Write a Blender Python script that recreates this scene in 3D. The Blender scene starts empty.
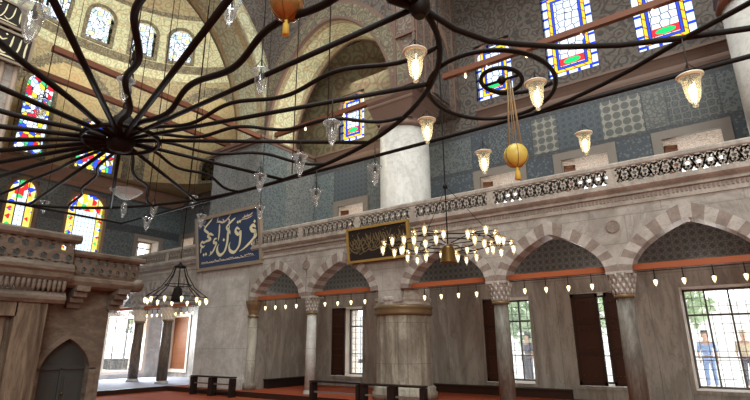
import bpy, bmesh, math, random
from mathutils import Vector, Matrix
random.seed(7)
PI = math.pi
C = bpy.context.scene.collection
SC = bpy.context.scene

# ------------------------------------------------------------------ materials
class NT:
    def __init__(s, name):
        s.m = bpy.data.materials.new(name); s.m.use_nodes = True
        s.t = s.m.node_tree; s.t.nodes.clear()
        s.out = s.t.nodes.new('ShaderNodeOutputMaterial')
    def n(s, ty, **kw):
        n = s.t.nodes.new(ty)
        for k, v in kw.items(): setattr(n, k, v)
        return n
    def put(s, sock, v):
        if isinstance(v, bpy.types.NodeSocket): s.t.links.new(v, sock)
        elif isinstance(v, (tuple, list)):
            sock.default_value = tuple(v) if len(sock.default_value) == len(v) else tuple(v) + (1,)
        else: sock.default_value = v
    def m_(s, op, a, b=0.0, c=0.0):
        n = s.n('ShaderNodeMath', operation=op)
        s.put(n.inputs[0], a); s.put(n.inputs[1], b); s.put(n.inputs[2], c)
        return n.outputs[0]
    def add(s, a, b): return s.m_('ADD', a, b)
    def sub(s, a, b): return s.m_('SUBTRACT', a, b)
    def mul(s, a, b): return s.m_('MULTIPLY', a, b)
    def lt(s, a, b): return s.m_('LESS_THAN', a, b)
    def gt(s, a, b): return s.m_('GREATER_THAN', a, b)
    def fr(s, a): return s.m_('FRACT', a)
    def ab(s, a): return s.m_('ABSOLUTE', a)
    def mx(s, a, b): return s.m_('MAXIMUM', a, b)
    def mn(s, a, b): return s.m_('MINIMUM', a, b)
    def mix(s, f, a, b):
        n = s.n('ShaderNodeMix', data_type='RGBA')
        s.put(n.inputs[0], f); s.put(n.inputs[6], a); s.put(n.inputs[7], b)
        return n.outputs[2]
    def sep(s, v):
        n = s.n('ShaderNodeSeparateXYZ'); s.put(n.inputs[0], v); return n.outputs[0], n.outputs[1], n.outputs[2]
    def comb(s, x, y, z=0.0):
        n = s.n('ShaderNodeCombineXYZ'); s.put(n.inputs[0], x); s.put(n.inputs[1], y); s.put(n.inputs[2], z); return n.outputs[0]
    def pos(s): return s.n('ShaderNodeNewGeometry').outputs['Position']
    def objco(s): return s.n('ShaderNodeTexCoord').outputs['Object']
    def uvw(s):       # u along the wall, v up
        x, y, z = s.sep(s.pos()); return s.add(x, y), z
    def noise(s, v, scale, detail=4.0, rough=.55, dist=0.0):
        n = s.n('ShaderNodeTexNoise'); s.put(n.inputs['Vector'], v)
        n.inputs['Scale'].default_value = scale; n.inputs['Detail'].default_value = detail
        n.inputs['Roughness'].default_value = rough; n.inputs['Distortion'].default_value = dist
        return n.outputs['Fac'], n.outputs['Color']
    def vor(s, v, scale, feature='F1', rnd=1.0):
        n = s.n('ShaderNodeTexVoronoi', feature=feature); s.put(n.inputs['Vector'], v)
        n.inputs['Scale'].default_value = scale; n.inputs['Randomness'].default_value = rnd
        return n
    def scale(s, v, f):
        n = s.n('ShaderNodeVectorMath', operation='MULTIPLY'); s.put(n.inputs[0], v); s.put(n.inputs[1], f); return n.outputs[0]
    def vadd(s, v, w):
        n = s.n('ShaderNodeVectorMath', operation='ADD'); s.put(n.inputs[0], v); s.put(n.inputs[1], w); return n.outputs[0]
    def ramp(s, f, stops):
        n = s.n('ShaderNodeValToRGB'); s.put(n.inputs[0], f)
        el = n.color_ramp.elements
        while len(el) < len(stops): el.new(.5)
        for e, (p, c) in zip(el, stops): e.position = p; e.color = tuple(c) + (1,)
        return n.outputs[0]
    def bsdf(s, col, rough=.6, metal=0.0, emit=None, es=0.0, spec=.3):
        b = s.n('ShaderNodeBsdfPrincipled')
        s.put(b.inputs['Base Color'], col); s.put(b.inputs['Roughness'], rough); b.inputs['Metallic'].default_value = metal
        b.inputs['Specular IOR Level'].default_value = spec
        if emit is not None: s.put(b.inputs['Emission Color'], emit); s.put(b.inputs['Emission Strength'], es)
        s.t.links.new(b.outputs[0], s.out.inputs[0]); return s.m

def c3(*a): return tuple((x / 255) ** 2.2 for x in a)
M = {}
def plain(name, col, rough=.6, metal=0.0, var=.12, sc=3.0, spec=.3):
    t = NT(name); f, _ = t.noise(t.pos(), sc)
    a = tuple(x * (1 - var) for x in col); b = tuple(min(1, x * (1 + var)) for x in col)
    M[name] = t.bsdf(t.mix(f, a, b), rough, metal, spec=spec); return M[name]

def marble(name, light, dark, stretch=(1, 1, 1), sc=.7, course=None, rough=.45):
    t = NT(name); v = t.scale(t.pos(), stretch)
    f, _ = t.noise(v, sc, 8, .65, 1.6); g, _ = t.noise(v, sc * 6, 5, .6, .5)
    c = t.ramp(t.add(t.mul(f, .75), t.mul(g, .25)), [(.3, dark), (.47, tuple(.5 * (a + b) for a, b in zip(light, dark))), (.56, light), (.75, tuple(min(1, x * 1.12) for x in light))])
    ve = t.ab(t.sub(t.noise(v, sc * 1.4, 6, .6, 2.2)[0], .5))
    c = t.mix(t.mul(t.lt(ve, .012), .28), c, tuple(x * .55 for x in dark))
    if course:
        u, z = t.uvw(); w, h = course
        row = t.m_('FLOOR', t.m_('DIVIDE', z, h))
        du = t.ab(t.sub(t.fr(t.add(t.m_('DIVIDE', u, w), t.mul(row, .5))), .5)); dz = t.ab(t.sub(t.fr(t.m_('DIVIDE', z, h)), .5))
        line = t.mx(t.gt(du, .5 - .012 / w), t.gt(dz, .5 - .012 / h))
        c = t.mix(t.mul(line, .35), c, tuple(x * .5 for x in dark))
    M[name] = t.bsdf(c, rough); return M[name]

marble('pale_marble', c3(204, 202, 198), c3(166, 162, 156), course=(2.3, 1.5))
marble('spandrel_marble', c3(172, 165, 158), c3(132, 124, 116), course=(1.45, .62))
marble('back_marble', c3(162, 154, 144), c3(120, 111, 101), stretch=(1.6, 1.6, .35), sc=.9, course=(1.2, 3.4))
marble('column_marble', c3(124, 118, 110), c3(82, 76, 69), stretch=(2, 2, .5), sc=2.2)
marble('dark_column', c3(108, 92, 80), c3(58, 46, 40), stretch=(2, 2, .5), sc=2.2)
marble('pier_marble', c3(164, 156, 142), c3(106, 97, 86), stretch=(1.2, 1.2, .4), sc=1.3, course=(.9, 1.1))
marble('shaft_marble', c3(212, 208, 202), c3(178, 172, 165), sc=.8)
marble('loge_marble', c3(124, 110, 98), c3(84, 72, 64), stretch=(1, 1, 2.2), sc=1.1)
marble('loge_veined', c3(128, 112, 96), c3(66, 54, 46), stretch=(3, 3, .35), sc=1.2)
marble('ablaq_light', c3(182, 175, 168), c3(150, 142, 135), sc=2)
marble('ablaq_dark', c3(146, 132, 124), c3(116, 103, 96), sc=2)
marble('rail_marble', c3(174, 164, 154), c3(134, 124, 115), sc=1.6)
plain('tooth_red', c3(142, 126, 118)); plain('tie_wood', c3(160, 88, 56), .5); plain('tie_brown', c3(116, 72, 52), .55)
plain('moulding', c3(118, 96, 86), .6); plain('moulding_pale', c3(150, 118, 100), .6)
plain('iron', c3(27, 22, 20), .6, 0, spec=.2); plain('bronze', c3(112, 86, 50), .35, .8); plain('gold', c3(180, 146, 82), .4, .4)
plain('gilt', c3(124, 104, 78), .4, .3); plain('lit_rim', c3(236, 226, 200), .35); plain('dark_wood', c3(58, 38, 30), .5); plain('door_wood', c3(66, 40, 30), .5, sc=6)
plain('amber_wood', c3(128, 80, 52), .5, sc=5); plain('bench_wood', c3(40, 30, 28), .5); plain('bench_rail', c3(120, 110, 104), .5)
plain('grey_door', c3(64, 64, 62), .55); plain('stone_frame', c3(158, 138, 122), .5); plain('window_stone', c3(132, 122, 114), .5)
plain('lattice_stone', c3(176, 165, 154), .6); plain('lead', c3(40, 40, 44), .5); plain('grille_iron', c3(104, 98, 94), .5); plain('cream', c3(222, 206, 188), .6)
plain('void', c3(30, 24, 22), .9); plain('wire', c3(60, 52, 46), .6); plain('egg_amber', c3(206, 178, 84), .45, 0, .3, 12, .5)
plain('egg_brown', c3(150, 104, 58), .22, .4, .3, 10, .6); plain('tassel', c3(222, 186, 84), .7); plain('cord', c3(160, 134, 100), .7)
plain('calligraphy_gold', c3(240, 234, 196), .5, .1); plain('calligraphy_dim', c3(122, 106, 78), .5, .2)
plain('navy', c3(60, 74, 100), .5); plain('black_panel', c3(44, 38, 36), .5); plain('board_frame', c3(150, 136, 120), .5)
plain('shell_wall', c3(190, 176, 156), .8); plain('outside_ground', c3(190, 186, 178), .8); plain('outside_wall', c3(226, 222, 214), .8)
plain('leaf', c3(170, 190, 150), .7, 0, .4, 9); plain('bark', c3(96, 80, 64), .8)
plain('cloth_blue', c3(130, 160, 205), .8); plain('cloth_tan', c3(214, 196, 160), .8); plain('cloth_dark', c3(84, 84, 96), .8)
plain('skin', c3(200, 156, 128), .6); plain('hair', c3(40, 30, 26), .7); plain('scarf', c3(214, 206, 180), .8)

def carpet():
    t = NT('carpet'); x, y, z = t.sep(t.pos())
    f, _ = t.noise(t.pos(), 30, 3); g, _ = t.noise(t.pos(), .35, 2)
    base = t.mix(g, c3(142, 72, 50), c3(158, 84, 58))
    r = t.vor(t.pos(), 4.0); fl = t.lt(r.outputs['Distance'], .16)
    base = t.mix(t.mul(fl, .35), base, c3(120, 50, 60))
    st = t.lt(t.ab(t.sub(t.fr(t.mul(y, .8)), .5)), .06)
    base = t.mix(t.mul(st, .5), base, c3(120, 60, 60))
    M['carpet'] = t.bsdf(t.mix(t.mul(f, .25), base, c3(120, 50, 40)), .95, spec=.05)
carpet()
def carpet_glare():  # window glare on the red carpet, painted in as pale blue-grey colour
    t = NT('carpet_glare'); f, _ = t.noise(t.pos(), 1.1, 3)
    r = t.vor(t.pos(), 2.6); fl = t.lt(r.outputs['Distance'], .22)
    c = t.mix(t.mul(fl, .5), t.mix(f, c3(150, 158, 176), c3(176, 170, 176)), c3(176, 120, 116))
    M['carpet_glare'] = t.bsdf(c, .95, spec=.05)
carpet_glare()

# ---- tiles: each one a different procedural panel
NAVY, SLATE, PALE = c3(48, 58, 72), c3(84, 98, 108), c3(158, 160, 150)
def tile(name, kind, a=NAVY, b=PALE, s=.36):
    t = NT(name); u, v = t.uvw(); uv = t.comb(u, v)
    fine = t.lt(t.vor(uv, 14.0).outputs['Distance'], .3)
    nf, nc = t.noise(uv, 5.0, 2)
    if kind == 'circles':
        cu = t.sub(t.fr(t.m_('DIVIDE', u, s)), .5); cv = t.sub(t.fr(t.m_('DIVIDE', v, s)), .5)
        r = t.m_('SQRT', t.add(t.mul(cu, cu), t.mul(cv, cv)))
        disc = t.lt(r, .44); ring = t.mul(t.gt(t.m_('SINE', t.mul(r, 42)), .35), .5)
        c = t.mix(disc, b, t.mix(ring, a, b))
    elif kind == 'lattice':
        p = t.m_('DIVIDE', t.add(u, t.mul(v, 1.0)), s); q = t.m_('DIVIDE', t.sub(u, v), s)
        l1 = t.lt(t.ab(t.sub(t.fr(p), .5)), .09); l2 = t.lt(t.ab(t.sub(t.fr(q), .5)), .09)
        l3 = t.lt(t.ab(t.sub(t.fr(t.m_('DIVIDE', u, s)), .5)), .06); l4 = t.lt(t.ab(t.sub(t.fr(t.m_('DIVIDE', v, s)), .5)), .06)
        c = t.mix(t.mul(t.mx(t.mx(l1, l2), t.mx(l3, l4)), .75), a, b)
    elif kind == 'floral':
        r = t.vor(t.vadd(uv, t.scale(nc, (.12, .12, 0))), 1 / s); d = r.outputs['Distance']
        ring = t.mul(t.gt(d, .2), t.lt(d, .34)); dot = t.lt(d, .1)
        sm = t.lt(t.vor(uv, 5 / s).outputs['Distance'], .28)
        eg = t.lt(t.vor(t.vadd(uv, t.scale(nc, (.1, .1, 0))), 1.7 / s, 'DISTANCE_TO_EDGE').outputs[0], .1)
        c = t.mix(t.mul(t.mx(t.mx(ring, dot), t.mx(eg, t.mul(sm, .7))), .7), a, b)
    elif kind == 'leaf':
        w = t.m_('SINE', t.mul(t.add(u, t.mul(t.m_('SINE', t.mul(v, 2 * PI / s)), s * .22)), 2 * PI / s))
        r = t.lt(t.vor(uv, 3.2 / s).outputs['Distance'], .36)
        c = t.mix(t.mul(t.mx(t.lt(t.ab(w), .28), t.mul(r, .8)), .8), a, b)
    elif kind == 'star':
        r = t.vor(uv, 1 / s, 'DISTANCE_TO_EDGE', .35); e = t.lt(r.outputs[0], .07)
        d = t.vor(uv, 1 / s, 'F1', .35).outputs['Distance']
        c = t.mix(t.mul(t.mx(e, t.mul(t.gt(t.m_('SINE', t.mul(d, 26)), .5), .6)), .85), a, b)
    else:
        r = t.lt(t.vor(uv, 2.2 / s).outputs['Distance'], .33); c = t.mix(t.mul(r, .7), a, b)
    if kind != 'circles' and name != 'tile_band': c = t.mix(t.mul(fine, .3), c, b)
    big, _ = t.noise(t.pos(), .6, 2)
    c = t.mix(t.mul(t.sub(1.0, big), .35), c, c3(64, 70, 76))
    c = t.mix(.28, c, c3(96, 97, 96))
    M[name] = t.bsdf(c, .3, spec=.45)
tile('tile_circles', 'circles', c3(78, 82, 82), c3(176, 172, 160), .25)
tile('tile_lattice', 'lattice', c3(66, 76, 88), c3(104, 112, 118), .2)
tile('tile_floral', 'floral', c3(76, 86, 94), c3(140, 144, 140), .2)
tile('tile_floral_pale', 'floral', c3(140, 140, 132), c3(70, 76, 80), .2)
tile('tile_leaf', 'leaf', c3(66, 76, 88), c3(136, 140, 136), .26)
tile('tile_star', 'star', c3(74, 80, 86), c3(138, 136, 128), .2)
tile('tile_dense', 'dense', c3(70, 80, 92), c3(132, 138, 138), .22)
tile('tile_border', 'dense', c3(66, 70, 78), c3(112, 110, 104), .2)
tile('tile_teal', 'floral', c3(80, 96, 104), c3(146, 156, 156), .2)
tile('tile_white', 'floral', c3(100, 108, 114), c3(170, 172, 166), .2)
tile('tile_band', 'lattice', c3(90, 93, 92), c3(158, 160, 154), .19)  # grey lattice tiles of the band under the gallery

def arabesque(name, base, line, accent, s=.9, amt=.75):
    t = NT(name); p = t.pos(); x, y, z = t.sep(p)
    nf, nc = t.noise(p, 1.6 / s, 2)
    q = t.vadd(p, t.scale(nc, (.35 * s,) * 3))
    d = t.vor(q, 1 / s).outputs['Distance']
    curl = t.gt(t.m_('SINE', t.mul(d, 19)), .4)
    e = t.lt(t.vor(q, .8 / s, 'DISTANCE_TO_EDGE').outputs[0], .05)
    sm = t.lt(t.vor(p, 4.5 / s).outputs['Distance'], .25)
    c = t.mix(t.mul(curl, amt), base, line)
    c = t.mix(t.mul(sm, .55 * amt), c, accent)
    c = t.mix(t.mul(e, .8 * amt), c, accent)
    M[name] = t.bsdf(c, .7)
arabesque('ara_grey', c3(104, 98, 92), c3(62, 58, 56), c3(92, 76, 68), .36)
arabesque('ara_red', c3(112, 98, 90), c3(146, 134, 122), c3(84, 70, 66), .3)
arabesque('ara_gold', c3(164, 154, 124), c3(118, 114, 94), c3(150, 116, 88), .42, .6)
arabesque('ara_gold_pale', c3(188, 172, 132), c3(156, 146, 112), c3(186, 146, 110), .45, .6)
arabesque('ara_green', c3(204, 204, 172), c3(146, 160, 138), c3(168, 138, 100), .36, .65)
arabesque('ara_band', c3(112, 106, 92), c3(146, 136, 110), c3(88, 78, 70), .3, .8)
arabesque('ara_olive', c3(112, 106, 84), c3(84, 78, 64), c3(96, 70, 56), .7)
arabesque('carved', c3(222, 212, 200), c3(168, 146, 132), c3(198, 178, 162), .16, .8)

def stained(name, w, h, kind):
    """coloured glass: local x across, local z up (origin at the middle of the sill)"""
    t = NT(name); x, y, z = t.sep(t.objco())
    ax = t.ab(x); uv = t.comb(x, z)
    dx = t.sub(w / 2, ax); db = t.mn(dx, t.mn(z, t.sub(h, z)))      # distance from the border
    cell = t.vor(uv, 4.2 if kind == 'A' else 4.6, 'F1', .8 if kind != 'A' else .4); edge = t.vor(uv, 4.2 if kind == 'A' else 4.6, 'DISTANCE_TO_EDGE', .8 if kind != 'A' else .4).outputs[0]
    rc = t.sep(cell.outputs['Color'])[0]
    if kind == 'A':
        center = t.mix(t.mul(rc, .6), (.95, .98, 1), (.6, .75, .95))
        center = t.mix(t.lt(edge, .06), center, (.12, .12, .16))
        med = t.mul(t.mul(t.gt(z, .42), t.lt(z, .68)), t.lt(ax, w / 2 - .38))
        ell = t.add(t.m_('POWER', t.m_('DIVIDE', x, .26), 2.0), t.m_('POWER', t.m_('DIVIDE', t.sub(z, .55), .1), 2.0))
        center = t.mix(med, center, t.mix(t.lt(ell, 1.0), (.75, .04, .05), (.02, .62, .16)))
        zig = t.ab(t.sub(t.fr(t.m_('DIVIDE', z, .36)), .5)); zigx = t.ab(t.sub(t.fr(t.m_('DIVIDE', x, .36)), .5))
        hexm = t.gt(t.mx(t.mul(t.lt(dx, .2), zig), t.mul(t.gt(dx, .2), zigx)), .13)
        border = t.mix(hexm, (.03, .06, .75), (.85, .92, 1))
        yel = t.mix(t.lt(t.fr(t.m_('DIVIDE', t.add(x, z), .3)), .14), (.95, .62, .04), (.7, .1, .05))
        c = t.mix(t.lt(db, .39), center, (.04, .08, .7))
        c = t.mix(t.lt(db, .31), c, yel)
        c = t.mix(t.lt(db, .2), c, border)
        for a in (.2, .31, .39): c = t.mix(t.lt(t.ab(t.sub(db, a)), .012), c, (.03, .03, .05))
    elif kind == 'B':
        cols = t.ramp(rc, [(0, (.8, .03, .03)), (.2, (.95, .6, .05)), (.36, (.03, .08, .8)), (.52, (.05, .55, .15)), (.64, (.95, .98, 1)), (.8, (.9, .75, .2)), (1, (.95, .1, .1))])
        cols.node.color_ramp.interpolation = 'CONSTANT'
        gx = t.ab(t.sub(t.fr(t.m_('DIVIDE', x, .16)), .5)); gz = t.ab(t.sub(t.fr(t.m_('DIVIDE', z, .2)), .5))
        grid = t.mx(t.gt(gx, .44), t.gt(gz, .45))
        center = t.mix(grid, t.mix(t.mul(rc, .3), (.9, .97, 1), (.6, .85, .9)), (.2, .22, .25))
        # border of coloured lozenges on yellow
        la = t.add(t.ab(t.sub(t.fr(t.m_('DIVIDE', z, .34)), .5)), t.mul(t.ab(t.sub(dx, .17)), 2.4))
        bd = t.mix(t.lt(la, .34), (.98, .66, .12), cols)
        c = t.mix(t.lt(dx, .34), center, bd)
        c = t.mix(t.gt(z, h - .85), c, cols)
        c = t.mix(t.lt(t.ab(t.sub(dx, .34)), .018), c, (.04, .03, .03))
    elif kind == 'C':
        cols = t.ramp(rc, [(0, (.8, .03, .05)), (.16, (.98, .7, .05)), (.34, (.04, .1, .85)), (.5, (.95, .98, 1)), (.7, (.9, .96, 1)), (.82, (.06, .6, .2)), (.9, (.5, .7, 1)), (1, (.8, .05, .08))])
        cols.node.color_ramp.interpolation = 'CONSTANT'
        c = t.mix(t.lt(edge, .05), cols, (.05, .04, .06))
    else:
        cols = t.ramp(rc, [(0, (.95, .98, 1)), (.5, (.9, .8, .4)), (.62, (.6, .75, 1)), (.75, (1, 1, .95)), (.9, (.5, .6, .5))])
        cols.node.color_ramp.interpolation = 'CONSTANT'
        c = t.mix(t.lt(edge, .05), cols, (.1, .1, .1))
    mu = t.n('ShaderNodeMix', data_type='RGBA', blend_type='MULTIPLY'); mu.inputs[0].default_value = 1.0; t.put(mu.inputs[6], c); mu.inputs[7].default_value = (.36, .36, .37, 1); c = mu.outputs[2]
    tr = t.n('ShaderNodeBsdfTransparent'); t.put(tr.inputs[0], c)
    tl = t.n('ShaderNodeBsdfTranslucent'); t.put(tl.inputs[0], c)
    mxs = t.n('ShaderNodeMixShader'); mxs.inputs[0].default_value = .15
    t.t.links.new(tr.outputs[0], mxs.inputs[1]); t.t.links.new(tl.outputs[0], mxs.inputs[2])
    t.t.links.new(mxs.outputs[0], t.out.inputs[0]); M[name] = t.m; return t.m

def glass(name, col, tfac, emit=None, es=0):
    t = NT(name)
    tr = t.n('ShaderNodeBsdfTransparent'); t.put(tr.inputs[0], col)
    gl = t.n('ShaderNodeBsdfGlossy'); gl.inputs['Roughness'].default_value = .12
    lw = t.n('ShaderNodeLayerWeight'); lw.inputs[0].default_value = .45
    df = t.n('ShaderNodeBsdfTranslucent'); t.put(df.inputs[0], col)
    m1 = t.n('ShaderNodeMixShader'); t.put(m1.inputs[0], t.add(t.mul(lw.outputs['Facing'], .75), .06))
    t.t.links.new(tr.outputs[0], m1.inputs[1]); t.t.links.new(gl.outputs[0], m1.inputs[2])
    m2 = t.n('ShaderNodeMixShader'); m2.inputs[0].default_value = 1 - tfac
    t.t.links.new(m1.outputs[0], m2.inputs[1]); t.t.links.new(df.outputs[0], m2.inputs[2])
    o = m2.outputs[0]
    if emit:
        e = t.n('ShaderNodeEmission'); t.put(e.inputs[0], emit); e.inputs[1].default_value = es
        a = t.n('ShaderNodeAddShader'); t.t.links.new(o, a.inputs[0]); t.t.links.new(e.outputs[0], a.inputs[1]); o = a.outputs[0]
    t.t.links.new(o, t.out.inputs[0]); M[name] = t.m
glass('clear_glass', (.96, .98, .99), .86)
glass('lit_glass', (1, .94, .8), .8, (1, .8, .45), .1)
glass('pane_glass', (.96, .98, 1), .93)
def emis(name, col, s):
    t = NT(name); e = t.n('ShaderNodeEmission'); t.put(e.inputs[0], col); e.inputs[1].default_value = s
    t.t.links.new(e.outputs[0], t.out.inputs[0]); M[name] = t.m
emis('lamp_light', (1, .84, .5), 9.0); emis('small_light', (1, .84, .52), 4.5); emis('spark', (1, .85, .55), 4)

# ------------------------------------------------------------------ mesh builder
class MB:
    def __init__(s): s.v = []; s.f = []; s.mi = []; s.sm = []
    def face(s, pts, mi=0, sm=False):
        i = len(s.v); s.v += [tuple(p) for p in pts]; s.f.append(tuple(range(i, i + len(pts)))); s.mi.append(mi); s.sm.append(sm)
    def box(s, a, b, mi=0):
        x0, y0, z0 = a; x1, y1, z1 = b
        i = len(s.v); s.v += [(x0, y0, z0), (x1, y0, z0), (x1, y1, z0), (x0, y1, z0), (x0, y0, z1), (x1, y0, z1), (x1, y1, z1), (x0, y1, z1)]
        for q in ((3, 2, 1, 0), (4, 5, 6, 7), (0, 1, 5, 4), (1, 2, 6, 5), (2, 3, 7, 6), (3, 0, 4, 7)):
            s.f.append(tuple(i + k for k in q)); s.mi.append(mi); s.sm.append(False)
        return s
    def grid(s, rows, mi=0, sm=True, closed=False):
        i = len(s.v); n = len(rows[0])
        for r in rows: s.v += [tuple(p) for p in r]
        for a in range(len(rows) - 1):
            for b in range(n if closed else n - 1):
                c = (b + 1) % n
                s.f.append((i + a * n + b, i + a * n + c, i + (a + 1) * n + c, i + (a + 1) * n + b)); s.mi.append(mi); s.sm.append(sm)
        return s
    def lathe(s, prof, c=(0, 0, 0), n=20, mi=0, cap=True, flute=0, sm=True, rot=0):
        rows = []
        for r, z in prof:
            row = []
            for k in range(n):
                a = 2 * PI * k / n + rot; q = r * (1 + (flute * (1 if k % 2 else -1)))
                row.append((c[0] + q * math.cos(a), c[1] + q * math.sin(a), c[2] + z))
            rows.append(row)
        s.grid(rows, mi, sm, True)
        if cap:
            s.face(rows[0][::-1], mi); s.face(rows[-1], mi)
        return s
    def tube(s, pts, r, n=8, mi=0, closed=False, flat=1.0):
        P = [Vector(p) for p in pts]; rows = []
        m = len(P)
        for k, p in enumerate(P):
            if closed: d = P[(k + 1) % m] - P[k - 1]
            else: d = P[min(k + 1, m - 1)] - P[max(k - 1, 0)]
            d.normalize()
            up = Vector((0, 0, 1)) if abs(d.z) < .95 else Vector((1, 0, 0))
            a = d.cross(up).normalized(); b = a.cross(d)
            rr = r(k / (m - 1)) if callable(r) else r
            rows.append([p + a * (rr * math.cos(2 * PI * j / n)) + b * (rr * flat * math.sin(2 * PI * j / n)) for j in range(n)])
        if closed: rows.append(rows[0])
        s.grid(rows, mi, True, True)
        if not closed: s.face(rows[0][::-1], mi); s.face(rows[-1], mi)
        return s
    def prism(s, poly, y0, y1, mi=0, ax='y'):
        """poly of (u,v) extruded along an axis"""
        f = (lambda u, v, w: (u, w, v)) if ax == 'y' else ((lambda u, v, w: (w, u, v)) if ax == 'x' else (lambda u, v, w: (u, v, w)))
        a = [f(u, v, y0) for u, v in poly]; b = [f(u, v, y1) for u, v in poly]
        s.face(a, mi); s.face(b[::-1], mi)
        for k in range(len(poly)):
            j = (k + 1) % len(poly); s.face([a[k], b[k], b[j], a[j]], mi)
        return s
    def obj(s, name, mats, parent=None, loc=None):
        if isinstance(mats, str): mats = [mats]
        off = Vector(loc) if loc is not None else (Vector(parent_world(parent)) if parent else Vector((0, 0, 0)))
        me = bpy.data.meshes.new(name)
        me.from_pydata([Vector(v) - off for v in s.v], [], s.f)
        for m in mats: me.materials.append(M[m])
        me.polygons.foreach_set('material_index', s.mi); me.polygons.foreach_set('use_smooth', s.sm)
        bm = bmesh.new(); bm.from_mesh(me); bmesh.ops.remove_doubles(bm, verts=bm.verts, dist=1e-5)
        bmesh.ops.recalc_face_normals(bm, faces=bm.faces); bm.to_mesh(me); bm.free(); me.update()
        o = bpy.data.objects.new(name, me); C.objects.link(o)
        if parent:
            o.parent = parent
            if loc is not None: o.location = Vector(loc) - Vector(parent_world(parent))
        elif loc is not None: o.location = loc
        return o
def parent_world(p):
    v = Vector((0, 0, 0))
    while p: v = v + p.location; p = p.parent
    return v
def tag(o, label=None, cat=None, group=None, kind=None):
    if label: o['label'] = label
    if cat: o['category'] = cat
    if group: o['group'] = group
    if kind: o['kind'] = kind
    return o
def thing(name, label, cat, loc=(0, 0, 0), group=None):
    o = bpy.data.objects.new(name, None); C.objects.link(o); o.location = loc; o.empty_display_size = .1
    return tag(o, label, cat, group)
def kids(o): return [c for c in o.children]
def dup(root, loc, label, group=None):
    r = root.copy(); C.objects.link(r); r.location = loc; r['label'] = label
    if group: r['group'] = group
    for ch in kids(root):
        c = ch.copy(); C.objects.link(c); c.parent = r
        for g in kids(ch):
            d = g.copy(); C.objects.link(d); d.parent = c
    return r
def struct(mb, name, mats, parent=None, loc=None):
    o = mb.obj(name, mats, parent, loc)
    if not parent: o['kind'] = 'structure'
    return o

# ------------------------------------------------------------------ dimensions
YA = 12.0            # middle of the arcade
YF, YK = 11.78, 12.24   # faces of the arcade wall
YW = 15.0            # gallery back wall
XE = -23.8           # end wall
PF = .15             # arcade platform
BAYS = [(-.48, 1.42), (-3.31, 1.41), (-6.13, 1.41), (-9.76, 1.44), (-12.56, 1.36), (-18.08, 1.05), (-20.2, 1.05), (-22.5, 1.15)]
ZS = 3.12            # springing

def wall_sheet(axis, c, us, vs, holes, matf, mats, name, thick=0.0, extra=None):
    """flat wall with rectangular openings and reveals. axis 'y': u is x; axis 'x': u is y"""
    mb = extra or MB()
    U = sorted(set(us + [h[k] for h in holes for k in (0, 1)])); V = sorted(set(vs + [h[k] for h in holes for k in (2, 3)]))
    def P(u, v, d=0.0): return (u, c + d, v) if axis == 'y' else (c - d, u, v)
    for i in range(len(U) - 1):
        for j in range(len(V) - 1):
            um, vm = (U[i] + U[i + 1]) / 2, (V[j] + V[j + 1]) / 2
            if any(h[0] < um < h[1] and h[2] < vm < h[3] for h in holes): continue
            mb.face([P(U[i], V[j]), P(U[i + 1], V[j]), P(U[i + 1], V[j + 1]), P(U[i], V[j + 1])], matf(um, vm))
    for h in holes:
        d = h[4]; mi = h[5]; ms = h[6] if len(h) > 6 else mi
        u0, u1, v0, v1 = h[:4]
        mb.face([P(u0, v0), P(u0, v0, d), P(u0, v1, d), P(u0, v1)], mi)
        mb.face([P(u1, v0), P(u1, v1), P(u1, v1, d), P(u1, v0, d)], mi)
        mb.face([P(u0, v1), P(u0, v1, d), P(u1, v1, d), P(u1, v1)], ms)
        mb.face([P(u0, v0), P(u1, v0), P(u1, v0, d), P(u0, v0, d)], mi)
    return struct(mb, name, mats)

# ------------------------------------------------------------------ floors and shell
mb = MB(); mb.face([(-25.5, -15, 0), (15, -15, 0), (15, 15, 0), (-25.5, 15, 0)]); struct(mb, 'floor', 'carpet')
mb = MB(); mb.box((-17.75, 11.42, .004), (2.6, 15.0, PF)); struct(mb, 'floor_platform', ['carpet'])
mb = MB(); mb.box((XE, 6.4, .004), (-17.75, 15.0, PF)); struct(mb, 'floor_side', ['carpet_glare'])
mb = MB(); mb.box((-17.8, 11.36, .0), (2.6, 11.42, PF + .012)); mb.box((-17.8, 6.4, 0), (-17.74, 11.42, PF + .012)); struct(mb, 'trim_1', 'dark_wood')
# far shell (behind and beside the camera)
mb = MB()
mb.face([(14, -14, 0), (14, 12, 0), (14, 12, 27), (14, -14, 27)])
mb.face([(-25, -14, 0), (14, -14, 0), (14, -14, 27), (-25, -14, 27)])
mb.face([(XE - .5, -14, 0), (XE - .5, 1.9, 0), (XE - .5, 1.9, 27), (XE - .5, -14, 27)])
struct(mb, 'wall_rear', 'shell_wall')
mb = MB(); mb.box((2.6, 11.9, 0), (14, 12.3, 27)); mb.box((2.6, 12.3, 0), (2.7, 17, 27)); struct(mb, 'wall_right', 'shell_wall')
mb = MB(); mb.box((-6.9, 12.0, 15.2), (2.6, 12.4, 27)); struct(mb, 'wall_upper', 'ara_grey')
mb = MB(); mb.face([(-25.5, -14, 27), (14, -14, 27), (14, 17, 27), (-25.5, 17, 27)]); struct(mb, 'ceiling', 'shell_wall')

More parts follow.
